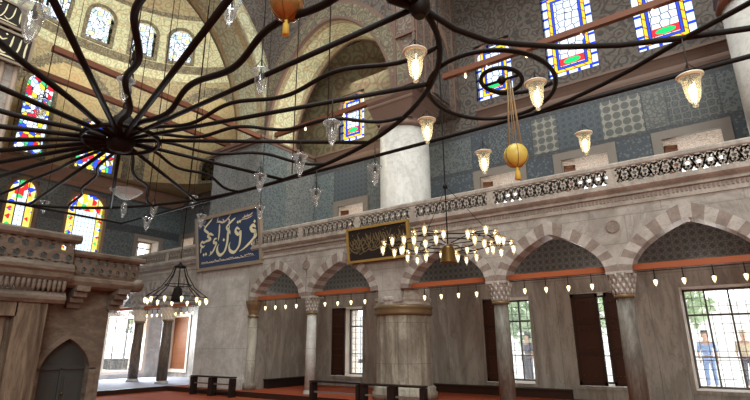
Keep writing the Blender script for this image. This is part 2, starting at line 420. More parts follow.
# ------------------------------------------------------------------ gallery back wall (Y = 15)
WT = 1.7
low_w = [(-1.08, .46), (-3.8, -2.5), (-6.52, -5.02), (-12.82, -11.3), (-23.4, -22.05)]
gal_w = [(-.85, .52), (-3.58, -2.26), (-6.27, -4.92), (-12.55, -11.25), (-23.3, -22.3)]
st_w = [(-1.02, .5, 9.93, 13.2), (-3.7, -2.14, 9.93, 13.2), (-6.23, -4.88, 9.9, 12.15), (-12.67, -11.27, 9.88, 12.12)]
holes = [(a, b, .5, 3.0, WT, 17) for a, b in low_w] + [(a, b, 5.6, 7.05, WT, 17, 10) for a, b in gal_w] + [(a, b, c, d, .35, 11) for a, b, c, d in st_w]
mats15 = ['back_marble', 'tile_band', 'tile_circles', 'tile_lattice', 'tile_floral', 'tile_leaf', 'tile_star', 'tile_dense', 'tile_border', 'stone_frame', 'carved', 'ara_grey', 'tile_teal', 'tile_floral_pale', 'ara_olive', 'spandrel_marble', 'tile_white', 'cream']
panels = [(-4.4, -3.62, 2), (-3.62, -2.3, 3), (-2.3, -1.2, 2), (-1.16, -.6, 13), (-.56, .62, 6), (.66, 1.5, 4), (-4.95, -4.44, 7), (-5.9, -4.98, 5), (-6.5, -5.94, 7), (-8.4, -6.56, 4), (-10.2, -8.4, 12), (-11.1, -10.24, 4), (-12.8, -11.14, 3), (-13.8, -12.84, 12)]
us = sorted(set([XE, 2.6] + [p[k] for p in panels for k in (0, 1)])); vs = [0, 3.52, 3.6, 4.62, 7.3, 7.45, 8.66, 8.95, 9.55, 15.5, 27]
def m15(u, v):
    if v < 3.52: return 0
    if v < 3.6: return 15
    if v < 4.62: return 1
    if v > 9.55: return 11 if u > -8.4 else 14
    if v > 8.95: return 11
    if v > 8.66: return 8
    if v < 7.3: return 7 if u > -8.4 else (12 if u > -10.24 or -13.8 < u < -12.8 else 4)
    for a, b, k in panels:
        if a < u < b:
            if u < -8.4: return k
            return k if v > 7.45 else 8
    return 8 if u > -13.8 else 4
wall_sheet('y', YW, us, vs, holes, m15, mats15, 'wall_gallery', WT)
# gallery floor / lower ceiling, upper vault
mb = MB(); mb.box((XE, YK, 4.62), (2.6, YW, 4.8)); struct(mb, 'floor_gallery', 'spandrel_marble')
mb = MB()
rows = []
for k in range(13):
    a = PI * k / 12; rows.append([(x, 14.36 - .64 * math.cos(a), 13.4 + .5 * math.sin(a)) for x in (-14.2, -8.95)])
mb.grid(rows); struct(mb, 'ceiling_gallery', 'ara_olive')
# cornices on the back wall
def moulding(name, mat, x0, x1, prof, axis='y', base=YW, sgn=-1):
    """prof of (out, z)"""
    mb = MB(); n = len(prof)
    P = (lambda u, o, z: (u, base + sgn * o, z)) if axis == 'y' else (lambda u, o, z: (base + sgn * o, u, z))
    a = [P(x0, o, z) for o, z in prof]; b = [P(x1, o, z) for o, z in prof]
    for k in range(n - 1): mb.face([a[k], b[k], b[k + 1], a[k + 1]])
    mb.face(a); mb.face(b[::-1]); return struct(mb, name, mat)
corn = [(0, 8.95), (.05, 8.95), (.08, 9.05), (.08, 9.12), (.04, 9.18), (.1, 9.3), (.18, 9.42), (.22, 9.44), (.22, 9.52), (0, 9.56)]
moulding('trim_2', 'moulding', -6.2, 2.6, corn); moulding('trim_3', 'moulding', -13.8, -8.7, corn)

# ------------------------------------------------------------------ windows
wn = [0]
def nextw(): wn[0] += 1; return 'window_%d' % wn[0]
def place(o, axis):       # local x across, local y out of the room
    if axis == 'x': o.rotation_euler = (0, 0, PI / 2)
def grille_window(axis, c, u0, u1, v0, v1, nx, nz, mull=(), pane=True, mat='grille_iron'):
    """iron framed window with small panes; stands at the outer end of the opening"""
    w, h = u1 - u0, v1 - v0; um = (u0 + u1) / 2
    loc = (um, c, v0) if axis == 'y' else (c, um, v0)
    root = bpy.data.objects.new(nextw(), None); C.objects.link(root); root.location = loc; root['kind'] = 'structure'
    place(root, axis)
    def part(mb, name, mat):
        o = mb.obj(name, mat); o.parent = root; return o
    mb = MB(); t = .05
    mb.box((-w / 2, -.05, 0), (-w / 2 + t, .05, h)); mb.box((w / 2 - t, -.05, 0), (w / 2, .05, h)); mb.box((-w / 2, -.05, 0), (w / 2, .05, t)); mb.box((-w / 2, -.05, h - t), (w / 2, .05, h))
    for m in mull: mb.box((-w / 2 + w * m - .022, -.03, 0), (-w / 2 + w * m + .022, .045, h))
    mb.box((-w / 2, -.045, h * .72), (w / 2, .045, h * .72 + .05)); mb.box((-w / 2, -.045, h * .3), (w / 2, .045, h * .3 + .03))
    part(mb, 'window_frame', mat)
    mb = MB()
    for k in range(1, nx): x = -w / 2 + w * k / nx; mb.box((x - .007, -.01, 0), (x + .007, .01, h))
    for k in range(1, nz): z = h * k / nz; mb.box((-w / 2, -.01, z - .007), (w / 2, .01, z + .007))
    part(mb, 'glazing_bars', mat)
    if pane:
        mb = MB(); mb.face([(-w / 2, .03, 0), (w / 2, .03, 0), (w / 2, .03, h), (-w / 2, .03, h)]); part(mb, 'pane', 'pane_glass')
    return root
def arch_prof(w, h, r, n=14):     # outline of an arched opening, width w, total height h, head height r
    p = [(-w / 2, 0), (-w / 2, h - r)]
    for k in range(1, n): a = PI - PI * k / n; p.append((w / 2 * math.cos(a), h - r + r * math.sin(a)))
    return p + [(w / 2, h - r), (w / 2, 0)]
def stained_window(axis, c, u0, u1, v0, v1, kind, head, sgn=1, fmat='moulding_pale', rim=.12):
    w, h = u1 - u0, v1 - v0; um = (u0 + u1) / 2
    loc = (um, c, v0) if axis == 'y' else (c, um, v0)
    root = bpy.data.objects.new(nextw(), None); C.objects.link(root); root.location = loc; root['kind'] = 'structure'; place(root, axis)
    mname = 'stained_%s_%d' % (kind, wn[0]); stained(mname, w, h, kind)
    mb = MB(); prof = arch_prof(w, h, head) if head else [(-w / 2, 0), (-w / 2, h), (w / 2, h), (w / 2, 0)]
    mb.face([(u, .02, v) for u, v in prof]); o = mb.obj('stained_glass', mname); o.parent = root
    mb = MB()          # stone frame ring around, with filled spandrels at the head
    inner = [(x * (1 - .0), z) for x, z in prof]
    outer = [(-w / 2 - rim, -rim)] + [(-w / 2 - rim, h - head if head else h + rim)] + [(x * (1 + 2 * rim / w), z + rim * max(0, (z - (h - head)) / head)) for x, z in prof[2:-2]] + [(w / 2 + rim, h - head if head else h + rim)] + [(w / 2 + rim, -rim)] if head else [(-w / 2 - rim, -rim), (-w / 2 - rim, h + rim), (w / 2 + rim, h + rim), (w / 2 + rim, -rim)]
    for k in range(len(inner)):
        j = (k + 1) % len(inner)
        mb.face([(outer[k][0], -.06, outer[k][1]), (outer[j][0], -.06, outer[j][1]), (inner[j][0], -.06, inner[j][1]), (inner[k][0], -.06, inner[k][1])])
        mb.face([(inner[k][0], -.06, inner[k][1]), (inner[j][0], -.06, inner[j][1]), (inner[j][0], .04, inner[j][1]), (inner[k][0], .04, inner[k][1])])
        mb.face([(outer[k][0], -.06, outer[k][1]), (outer[j][0], -.06, outer[j][1]), (outer[j][0], .02, outer[j][1]), (outer[k][0], .02, outer[k][1])])
    if head:           # fill the corners of the rectangular opening above the arch
        for sg in (-1, 1):
            pts = [(sg * w / 2, h - head)] + [(sg * w / 2 * math.cos(PI / 2 * k / 8), h - head + head * math.sin(PI / 2 * k / 8)) for k in range(1, 9)] + [(0, h + .01), (sg * w / 2, h + .01)]
            mb.face([(x, .03, z) for x, z in pts])
    o = mb.obj('window_frame', fmat); o.parent = root
    return root
def surround(axis, c, u0, u1, v0, v1, wd, mat, out=.08, bottom=True):
    mb = MB()
    def B(a, b, p, q):
        if axis == 'y': mb.box((a, c - out, p), (b, c - .003, q))
        else: mb.box((c + .003, a, p), (c + out, b, q))
    B(u0 - wd, u0, v0 - (wd if bottom else 0), v1 + wd); B(u1, u1 + wd, v0 - (wd if bottom else 0), v1 + wd); B(u0, u1, v1, v1 + wd)
    if bottom: B(u0, u1, v0 - wd, v0)
    return mb
tn = [3]
def trim(mb, mat): tn[0] += 1; return struct(mb, 'trim_%d' % tn[0], mat)
for a, b in low_w[:4]: trim(surround('y', YW, a, b, .5, 3.0, .09, 'stone_frame', .03), 'back_marble')
for a, b in gal_w: trim(surround('y', YW, a, b, 5.6, 7.05, .24, 'window_stone', .1), 'window_stone')
trim(surround('y', YW, -23.4, -22.05, .5, 3.0, .14, 'cream', .05), 'cream')
grille_window('y', YW + .9, -1.08, .46, .5, 3.0, 8, 11, (.32, .66))
for a, b in low_w[1:4]: grille_window('y', YW + 1.2, a, b, .5, 3.0, 6, 11, (.5,))
for a, b in gal_w: grille_window('y', YW + WT - .06, a, b, 5.6, 7.05, 2, 2, ())
for (a, b, c, d), k, hd in zip(st_w, 'AAAA', (0, 0, .75, .75)): stained_window('y', YW + .12, a, b, c, d, k, hd)
# ---- end wall windows
end_low = [(11.92, 13.75)]; end_gal = [(12.72, 13.88)]; end_st = [(7.0, 8.05, 6.3, 8.5, 'B', .75), (9.36, 10.98, 5.7, 8.5, 'B', .85)]
holesE = [(11.92, 13.75, .5, 2.9, 1.2, 1), (12.72, 13.88, 5.5, 6.8, 1.2, 1)] + [(a, b, c, d, .3, 3) for a, b, c, d, k, hd in end_st]
def mE(u, v):
    if v < 3.4: return 0
    if v < 4.62: return 2
    if v < 7.0: return 3 if u < 13.0 else 4
    if v < 7.4: return 5
    if v < 8.6: return 4 if u > 11.3 else 3
    return 5
wall_sheet('x', XE, [-2, 5, 8.5, 11.3, 13.0, 15], [0, 3.4, 4.62, 7.0, 7.4, 8.6, 9.5], holesE, mE, ['pale_marble', 'cream', 'tile_band', 'tile_floral', 'tile_teal', 'tile_border'], 'wall_end')
grille_window('x', XE - .5, 11.92, 13.75, .5, 2.9, 8, 11, (.33, .66)); grille_window('x', XE - .7, 12.72, 13.88, 5.5, 6.8, 2, 2, (.4,), mat='stone_frame')
for a, b, c, d, k, hd in end_st: stained_window('x', XE - .05, a, b, c, d, k, hd)
trim(surround('x', XE, 12.72, 13.88, 5.5, 6.8, .2, 'window_stone', .08), 'window_stone'); trim(surround('x', XE, 11.92, 13.75, .5, 2.9, .16, 'cream', .05), 'cream')
moulding('trim_20', 'moulding_pale', 1.9, 15, [(0, 8.7), (.06, 8.7), (.1, 8.85), (.06, 8.95), (.14, 9.1), (.2, 9.25), (.2, 9.4), (0, 9.45)], 'x', XE, 1)

# ---- doors (wooden shutters in the lower openings)
def shutter(name, u0, u1, mat, y0, ang=0.0, hinge=-1, studs=True, v0=.52, v1=2.98):
    w = u1 - u0
    root = bpy.data.objects.new(name, None); C.objects.link(root); root['kind'] = 'structure'
    root.location = (u0 if hinge < 0 else u1, y0, v0); root.rotation_euler = (0, 0, ang)
    o0 = 0 if hinge < 0 else -w; h = v1 - v0
    mb = MB(); mb.box((o0, 0, 0), (o0 + w, .06, h)); mb.obj('leaf', mat).parent = root
    mb = MB()
    for a, b, p, q in ((0, w, 0, .1), (0, w, h - .1, h), (0, .07, 0, h), (w - .07, w, 0, h), (.07, w - .07, h * .33, h * .33 + .06), (.07, w - .07, h * .66, h * .66 + .06)):
        mb.box((o0 + a, -.025, p), (o0 + b, 0, q))
    mb.obj('rails', 'dark_wood' if mat != 'amber_wood' else 'amber_wood').parent = root
    if studs:
        mb = MB()
        for q in (.1, .29, .39, .6, .72, .9):
            for k in range(4): mb.lathe([(.02, -.012), (.018, .004), (.006, .012)], (o0 + w * (.2 + .2 * k), -.03, h * q), 6)
        mb.obj('studs', 'bronze').parent = root
shutter('door_1', -3.8, -3.08, 'door_wood', YW + .02, 0)
shutter('door_2', -2.92, -2.5, 'door_wood', YW + .1, 0, 1)
shutter('door_3', -6.52, -5.88, 'door_wood', YW + .04, 0)
shutter('door_4', -12.82, -12.2, 'door_wood', YW + .04, 0)
for k, (a, b) in enumerate(gal_w[:4]): shutter('door_%d' % (6 + k), a + .02, a + .34, 'amber_wood', YW + .12, .35, -1, False, 5.62, 6.92)
shutter('door_5', -23.36, -22.08, 'amber_wood', YW + .06, 0)

# ------------------------------------------------------------------ arcade
def aprof(s, rise):       # s 0..1 from crown to springing
    return rise * max(0.0, 1 - s ** 1.12) ** .52
ARCH = []
def arch_thing(cx, half, label, rise=1.0, th=.33, nv=19):
    a = half - .27; e = half
    loc = (cx, YA, ZS); root_mb = MB(); N = nv * 3
    def inn(t): x = a * math.sin(t * PI / 2); return x, aprof(abs(math.sin(t * PI / 2)), rise)
    def ext(t): x = e * math.sin(t * PI / 2); return x, aprof(abs(math.sin(t * PI / 2)), rise + th)
    mb = root_mb
    for k in range(N):
        t0, t1 = -1 + 2 * k / N, -1 + 2 * (k + 1) / N; mi = (k // 3) % 2
        i0, i1, e0, e1 = inn(t0), inn(t1), ext(t0), ext(t1)
        F = lambda p, y: (cx + p[0], y, ZS + p[1])
        y0 = YF - .03
        mb.face([F(i0, y0), F(i1, y0), F(e1, y0), F(e0, y0)], mi); mb.face([F(i0, YK), F(e0, YK), F(e1, YK), F(i1, YK)], mi)
        mb.face([F(i0, y0), F(i0, YK), F(i1, YK), F(i1, y0)], mi); mb.face([F(e0, y0), F(e1, y0), F(e1, YK), F(e0, YK)], mi)
    o = mb.obj('arch', ['ablaq_dark', 'ablaq_light'], None, loc); tag(o, label, 'arch', 'striped arches of the arcade')
    # thin raised edge around the arch
    return o
arch_names = ['striped stone arch nearest the right edge, over the widest bright window', 'striped stone arch over the closed pair of dark shutters', 'striped stone arch just right of the round pier with its gilt band',
              'striped stone arch left of the round pier, partly behind the gold framed panel', 'striped stone arch right beside the big pier that carries the navy board', 'small striped arch half hidden by the left end of the big pier', 'striped arch between the two dark columns at the far left end', 'striped arch against the far end wall, beside the marble loge']
for (cx, hf), nm in zip(BAYS, arch_names): arch_thing(cx, hf, nm, 1.0 if hf > 1.2 else .85)
# spandrel wall above the arches
mb = MB(); TOP = 4.72
for (cx, hf) in BAYS:
    r = (1.0 if hf > 1.2 else .85) + .33; n = 28
    for k in range(n):
        t0, t1 = -1 + 2 * k / n, -1 + 2 * (k + 1) / n
        x0, x1 = cx + hf * math.sin(t0 * PI / 2), cx + hf * math.sin(t1 * PI / 2)
        z0, z1 = ZS + aprof(abs(math.sin(t0 * PI / 2)), r), ZS + aprof(abs(math.sin(t1 * PI / 2)), r)
        for y in (YF, YK): mb.face([(x0, y, z0), (x1, y, z1), (x1, y, TOP), (x0, y, TOP)])
solid = [(-8.32, -7.54), (-11.21, -11.19), (-14.0, -13.92), (.94, 2.6), (-17.03, -16.9), (-19.15, -19.13), (-21.35, -21.25), (XE, -23.65)]
for a, b in solid: mb.box((a, YF, ZS - .35 if b - a > .5 else ZS), (b, YK, TOP))
struct(mb, 'wall_arcade', 'spandrel_marble')
# roundels: each a thing of its own
rl = ['dark round stone medallion between the two right hand arches', 'dark round stone medallion right of the round pier', 'dark round stone medallion over the slender column left of the round pier']
for (x, z), nm in zip(((-1.9, 4.12), (-4.72, 4.12), (-11.2, 4.15)), rl):
    mb = MB(); rows = []
    for rr, yy in ((.15, YF - .002), (.15, YF - .025), (.12, YF - .03), (.115, YF - .02), (.01, YF - .02)):
        rows.append([(x + rr * math.cos(2 * PI * k / 24), yy, z + rr * math.sin(2 * PI * k / 24)) for k in range(24)])
    mb.grid(rows, 0, False, True); tag(mb.obj('medallion', 'ablaq_dark', None, (x, YF, z)), nm, 'medallion', 'stone medallions on the arcade')

# entablature: red dentil line, cornice
def dentils(x0, x1):
    mb = MB(); x = x0
    while x < x1: mb.box((x, YF - .035, 4.67), (x + .04, YF, 4.75)); x += .08
    return mb
XR = 2.6
trim(dentils(-13.85, XR), 'tooth_red'); trim(dentils(XE + .1, -17.1), 'tooth_red')
cp = [(0, 4.56), (.03, 4.56), (.03, 4.64), (.01, 4.655), (.01, 4.76), (.07, 4.78), (.07, 4.82), (.04, 4.85), (.12, 4.9), (.16, 4.94), (.16, 5.0), (0, 5.0), (-.3, 5.0), (-.3, 4.7)]
moulding('trim_30', 'rail_marble', -13.85, XR, cp, 'y', YF); moulding('trim_31', 'rail_marble', XE, -17.05, cp, 'y', YF)

# ---- balustrades: one per bay, pierced panel + rails + posts
def ribbon2d(mb, pts, w, y0, y1, closed=False):
    n = len(pts); L = []; R = []
    for k in range(n):
        a = Vector(pts[k - 1 if (k or closed) else 0]); b = Vector(pts[(k + 1) % n if (k < n - 1 or closed) else n - 1])
        d = (b - a).normalized(); nn = Vector((-d.y, d.x)) * (w / 2); p = Vector(pts[k]); L.append(p + nn); R.append(p - nn)
    for k in range(n if closed else n - 1):
        j = (k + 1) % n
        mb.face([(L[k].x, y0, L[k].y), (L[j].x, y0, L[j].y), (R[j].x, y0, R[j].y), (R[k].x, y0, R[k].y)])
        mb.face([(L[k].x, y0, L[k].y), (L[k].x, y1, L[k].y), (L[j].x, y1, L[j].y), (L[j].x, y0, L[j].y)])
        mb.face([(R[k].x, y0, R[k].y), (R[j].x, y0, R[j].y), (R[j].x, y1, R[j].y), (R[k].x, y1, R[k].y)])
def balustrade(x0, x1, label):
    root = thing('balustrade', label, 'balustrade', ((x0 + x1) / 2, YF - .02, 5.0), 'pierced gallery balustrades')
    y0, y1 = YF - .15, YF - .1; za, zb = 5.04, 5.4
    mb = MB(); n = max(2, round((x1 - x0 - .16) / .2)); w = (x1 - x0 - .16) / n
    for k in range(n):
        cx = x0 + .08 + w * (k + .5); cz = (za + zb) / 2; h = (zb - za) / 2
        s = 1 if k % 2 else -1
        # interlaced scrolls: an S curve, two curls and a diamond
        S = [(cx + s * (-w / 2 + w * i / 8), cz + h * .92 * math.sin(-PI / 2 + PI * i / 8)) for i in range(9)]; ribbon2d(mb, S, .055, y0, y1)
        S = [(cx - s * (-w / 2 + w * i / 8), cz + h * .92 * math.sin(-PI / 2 + PI * i / 8)) for i in range(9)]; ribbon2d(mb, S, .04, y0, y1)
        for sx, sz in ((-1, 1), (1, -1), (1, 1), (-1, -1)):
            q = [(cx + sx * w * .3 + .052 * math.cos(a) * (1 - .06 * i), cz + sz * h * .5 + .06 * math.sin(a) * (1 - .06 * i)) for i, a in enumerate([2 * PI * j / 8 for j in range(9)])]
            ribbon2d(mb, q, .045, y0, y1)
        ribbon2d(mb, [(cx - .05, cz), (cx, cz + .07), (cx + .05, cz), (cx, cz - .07)], .03, y0, y1, True)
    mb.obj('lattice', 'lattice_stone', root)
    mb = MB(); mb.prism([(YF - .14, 5.4), (YF - .16, 5.43), (YF - .16, 5.5), (YF - .13, 5.54), (YF + .03, 5.54), (YF + .05, 5.5), (YF + .03, 5.4)], x0, x1, 0, 'x'); mb.obj('top_rail', 'rail_marble', root)
    mb = MB(); mb.box((x0, YF - .155, 5.0), (x1, YF, 5.05)); mb.obj('bottom_rail', 'rail_marble', root)
    for xx in (x0, x1 - .08): mb = MB(); mb.box((xx, YF - .155, 5.05), (xx + .08, YF - .01, 5.4)); mb.obj('post', 'rail_marble', root)
bl = [(-1.76, 1.2, 'pierced stone balustrade over the arch nearest the right edge'), (-4.65, -1.76, 'pierced stone balustrade over the arch with the closed shutters'), (-7.0, -4.65, 'pierced stone balustrade just right of the tall round shaft'), (-9.0, -7.0, 'pierced stone balustrade crossing in front of the tall round shaft'), (-11.4, -9.0, 'pierced stone balustrade over the arch left of the gold framed panel'), (-13.8, -11.4, 'pierced stone balustrade running up to the big pier with the navy board'),
      (-19.15, -17.05, 'pale pierced balustrade just left of the big pier'), (-21.3, -19.15, 'pale pierced balustrade behind the hanging bell lantern chandelier'), (XE, -21.3, 'pale pierced balustrade meeting the far end wall'), (1.2, 2.6, 'pierced stone balustrade in front of the right hand shaft')]
for a, b, nm in bl: balustrade(a, b, nm)

# ---- tie beams
def beam(a, b, h, w, mat, label, group):
    mb = MB(); A, B = Vector(a), Vector(b)
    d = (B - A).normalized(); s = d.cross(Vector((0, 0, 1))).normalized() * (w / 2); u = Vector((0, 0, h / 2))
    pa = [A + s + u, A - s + u, A - s - u, A + s - u]; pb = [B + s + u, B - s + u, B - s - u, B + s - u]
    mb.face(pa); mb.face(pb[::-1])
    for k in range(4): j = (k + 1) % 4; mb.face([pa[k], pb[k], pb[j], pa[j]])
    # bevel strip on the face
    return tag(mb.obj('tie_beam', mat, None, tuple(A)), label, 'beam', group)
tl = ['orange tie beam under the arch nearest the right edge', 'orange tie beam under the arch with the closed dark shutters', 'orange tie beam springing from the right side of the round pier', 'orange tie beam running to the left side of the round pier', 'orange tie beam beside the big pier with the navy board', 'orange tie beam at the left end of the big pier', 'orange tie beam between the two dark far columns', 'orange tie beam against the far end wall']
for (cx, hf), nm in zip(BAYS, tl): beam((cx - hf + .26, YA, 3.2), (cx + hf - .26, YA, 3.2), .125, .14, 'tie_wood', nm, 'orange tie beams')
# ---- columns
def column(x, label, shaft='column_marble', r=.19, dark=False, y=YA):
    root = thing('column', label, 'column', (x, y, PF), 'slender arcade columns')
    c = (x, y, 0)
    mb = MB(); mb.lathe([(r * 1.3, PF), (r * 1.3, PF + .04), (r * 1.2, PF + .06), (r * 1.25, PF + .09), (r * 1.1, PF + .11), (r * 1.03, PF + .12)], c, 24); mb.obj('base', 'ablaq_light', root)
    mb = MB(); mb.lathe([(r * 1.02, PF + .12), (r, 1.3), (r * .92, 2.55)], c, 24); mb.obj('shaft', shaft, root)
    mb = MB(); mb.lathe([(r * .98, 2.55), (r * 1.12, 2.57), (r * 1.12, 2.62), (r * .98, 2.64)], c, 24); mb.obj('collar', 'gilt', root)
    mb = MB()            # muqarnas capital: tiers of little niches stepping outwards
    tiers = 4
    for k in range(tiers):
        z0 = 2.64 + .11 * k; rr = r * (.98 + .11 * k); n = 12
        mb.lathe([(rr * .98, z0), (rr * 1.02, z0 + .05), (rr * 1.16, z0 + .11)], c, 24, flute=.05, sm=False, rot=(k % 2) * PI / 24)
        for j in range(n):
            a = 2 * PI * (j + .5 * (k % 2)) / n
            mb.lathe([(.008, z0 - .02), (.028, z0 + .03), (.036, z0 + .1)], (x + rr * 1.08 * math.cos(a), y + rr * 1.08 * math.sin(a), 0), 6)
    s_ = .27; mb.box((x - s_, y - s_ + .02, 3.06), (x + s_, y + s_ - .02, ZS)); mb.obj('capital', 'ablaq_light' if not dark else 'cream', root)
    return root
column(-1.9, 'marble column between the shuttered arch and the rightmost arch', 'column_marble')
column(-4.72, 'marble column standing in front of the window with one dark shutter', 'column_marble')
column(-11.1, 'slender marble column left of the round pier, at the end of the bench', 'pale_marble', .16)
column(-19.14, 'dark column nearer the big pier, in the far left arcade', 'dark_column', .2, True)
column(-21.3, 'dark column in front of the far end window, beside the loge', 'dark_column', .2, True)
# impost columns against the big pier and others
def engaged(x, label, y=YA):
    root = thing('half_column', label, 'column', (x, y, PF))
    mb = MB(); mb.lathe([(.22, PF), (.22, PF + .2), (.17, PF + .26), (.16, 2.55)], (x, y, 0), 16); mb.obj('shaft', 'pier_marble', root)
    mb = MB(); mb.lathe([(.17, 2.55), (.21, 2.58), (.17, 2.64), (.2, 2.8), (.28, 3.0), (.3, ZS)], (x, y, 0), 16, flute=.03, sm=False); mb.obj('capital', 'gilt', root)
engaged(-13.9, 'half column against the right edge of the big pier')

# ---- round pier (lower drum + upper shaft) and right hand pier
def round_pier(cx, cy, r, label, upper_label):
    root = thing('round_pier', label, 'pier', (cx, cy, PF)); c = (cx, cy, 0)
    mb = MB(); mb.lathe([(r * 1.16, PF), (r * 1.16, PF + .18), (r * 1.1, PF + .22), (r * 1.12, PF + .3), (r * 1.03, PF + .36)], c, 48); mb.obj('base', 'pier_marble', root)
    mb = MB(); n = 96; rows = []
    for z in (PF + .36, 1.2, 2.4):
        rows.append([(cx + (r - (.028 if k % 8 in (3, 4, 5) else 0)) * math.cos(2 * PI * k / n), cy + (r - (.028 if k % 8 in (3, 4, 5) else 0)) * math.sin(2 * PI * k / n), z) for k in range(n)])
    mb.grid(rows, 0, False, True); mb.obj('fluted_drum', 'pier_marble', root)
    mb = MB(); mb.lathe([(r * 1.0, 2.4), (r * 1.05, 2.42), (r * 1.08, 2.48), (r * 1.05, 2.55), (r * 1.08, 2.6), (r * 1.1, 2.66), (r * 1.05, 2.7)], c, 48); mb.obj('gilt_band', 'gilt', root)
    mb = MB(); mb.lathe([(r, 2.7), (r * 1.0, 2.78), (r * 1.04, 2.84), (r * 1.04, 2.9), (r * .98, 2.95), (r * .98, 3.2)], c, 48, flute=.012, sm=False); mb.obj('capital', 'ablaq_light', root)
    up = thing('round_shaft', upper_label, 'column', (cx, cy + .4, 4.8)); c = (cx - .05, cy + .36, 0)
    mb = MB(); mb.lathe([(r * 1.08, 4.8), (r * 1.08, 5.0), (r * 1.02, 5.05), (r * 1.02, 8.35)], c, 48); mb.obj('shaft', 'shaft_marble', up)
    mb = MB(); mb.lathe([(r * 1.02, 8.35), (r * 1.1, 8.4), (r * 1.12, 8.48), (r * 1.06, 8.54), (r * 1.06, 8.62)], c, 48); mb.obj('collar', 'moulding', up)
    mb = MB(); mb.lathe([(r * 1.2, 8.62), (r * 1.22, 8.7), (r * 1.5, 9.15)], c, 4, rot=PI / 4, sm=False)
    mb.lathe([(r * 1.5, 9.15), (r * 1.56, 9.2), (r * 1.56, 9.26), (r * 1.52, 9.3), (r * 1.62, 9.4), (r * 1.64, 9.5)], c, 4, rot=PI / 4, sm=False); mb.obj('cornice_capital', 'moulding', up)
round_pier(-7.98, 12.58, .8, 'thick fluted marble pier with gilt band, behind the benches', 'tall plain pale round shaft above the gilt banded pier')
# right hand shaft at the frame edge
up = thing('round_shaft', 'tall pale round shaft cut by the right edge of the photo', 'column', (1.85, 12.9, 4.8))
mb = MB(); mb.lathe([(.86, 4.8), (.86, 9.05)], (1.78, 12.9, 0), 48); mb.obj('shaft', 'shaft_marble', up)
mb = MB(); mb.lathe([(.87, 9.05), (.94, 9.1), (.96, 9.18), (.9, 9.25), (.9, 9.35)], (1.78, 12.9, 0), 48); mb.obj('collar', 'tie_brown', up)
mb = MB(); mb.lathe([(.98, 9.35), (1.0, 9.42), (1.25, 9.75), (1.3, 9.8), (1.3, 10.1)], (1.78, 12.9, 0), 4, rot=PI / 4, sm=False); mb.obj('cornice_capital', 'moulding', up)
mb = MB(); mb.lathe([(.9, 4.8), (.93, 4.9), (.93, 5.0), (.88, 5.05)], (1.78, 12.9, 0), 48); mb.obj('base', 'ablaq_light', up)

# pillar superstructure over the round shaft (painted)
mb = MB(); mb.box((-7.9, 12.02, 9.5), (-6.9, 14.98, 19.5)); struct(mb, 'wall_pillar', 'ara_red')
mb = MB()
for x in (-7.72, -6.98):
    mb.box((x - .05, 11.94, 9.5), (x + .05, 12.02, 19.4))
for z in (9.55, 11.4, 13.3): mb.box((-7.76, 11.93, z), (-6.88, 12.02, z + .1))
for y in (12.0, 12.5, 14.6): mb.box((-6.9, y - .04, 9.5), (-6.85, y + .04, 19.4))
struct(mb, 'trim_32', 'moulding')
# painted arched niche on the flank of the pillar
mb = MB(); pr = arch_prof(1.3, 3.0, .8)
for sc, o_, k in ((1.0, .03, 0), (.86, .05, 1)):
    mb.face([(-6.9 + o_, 13.55 + u * sc, 9.6 + v * sc) for u, v in pr], k)
struct(mb, 'trim_33', ['moulding_pale', 'ara_grey'])

# ---- big pier with the board
root = thing('pier', 'big square marble pier with blue and white tiled upper half and the navy board', 'pier', (-15.5, 13.4, 0))
mb = MB(); mb.box((-17.0, 11.9, 0), (-14.0, 14.98, 5.2)); mb.obj('marble_base', 'pale_marble', root)
mb = MB(); mb.box((-16.95, 11.95, 5.2), (-13.95, 14.98, 9.3)); mb.obj('tiled_shaft', 'tile_white', root)
mb = MB(); mb.box((-13.95, 12.0, 5.0), (-13.93, 13.3, 9.3), 0); mb.box((-13.95, 13.3, 5.0), (-13.93, 14.9, 9.3), 1); mb.obj('tiled_flank', ['tile_teal', 'tile_white'], root)
mb = MB(); mb.box((-14.0, 12.26, PF), (-13.96, 14.95, 3.5)); mb.obj('marble_flank', 'back_marble', root)
mb = MB(); mb.box((-14.0, 12.26, 3.5), (-13.96, 14.95, 4.6)); mb.obj('tile_flank', 'tile_band', root)
mb = MB(); mb.box((-17.05, 11.85, 9.3), (-13.9, 14.98, 9.42)); mb.box((-17.1, 11.8, 9.42), (-13.85, 14.98, 9.55)); mb.obj('cornice', 'moulding', root)
mb = MB(); mb.box((-17.05, 11.84, 0), (-13.96, 11.9, .5)); mb.obj('plinth', 'pale_marble', root)

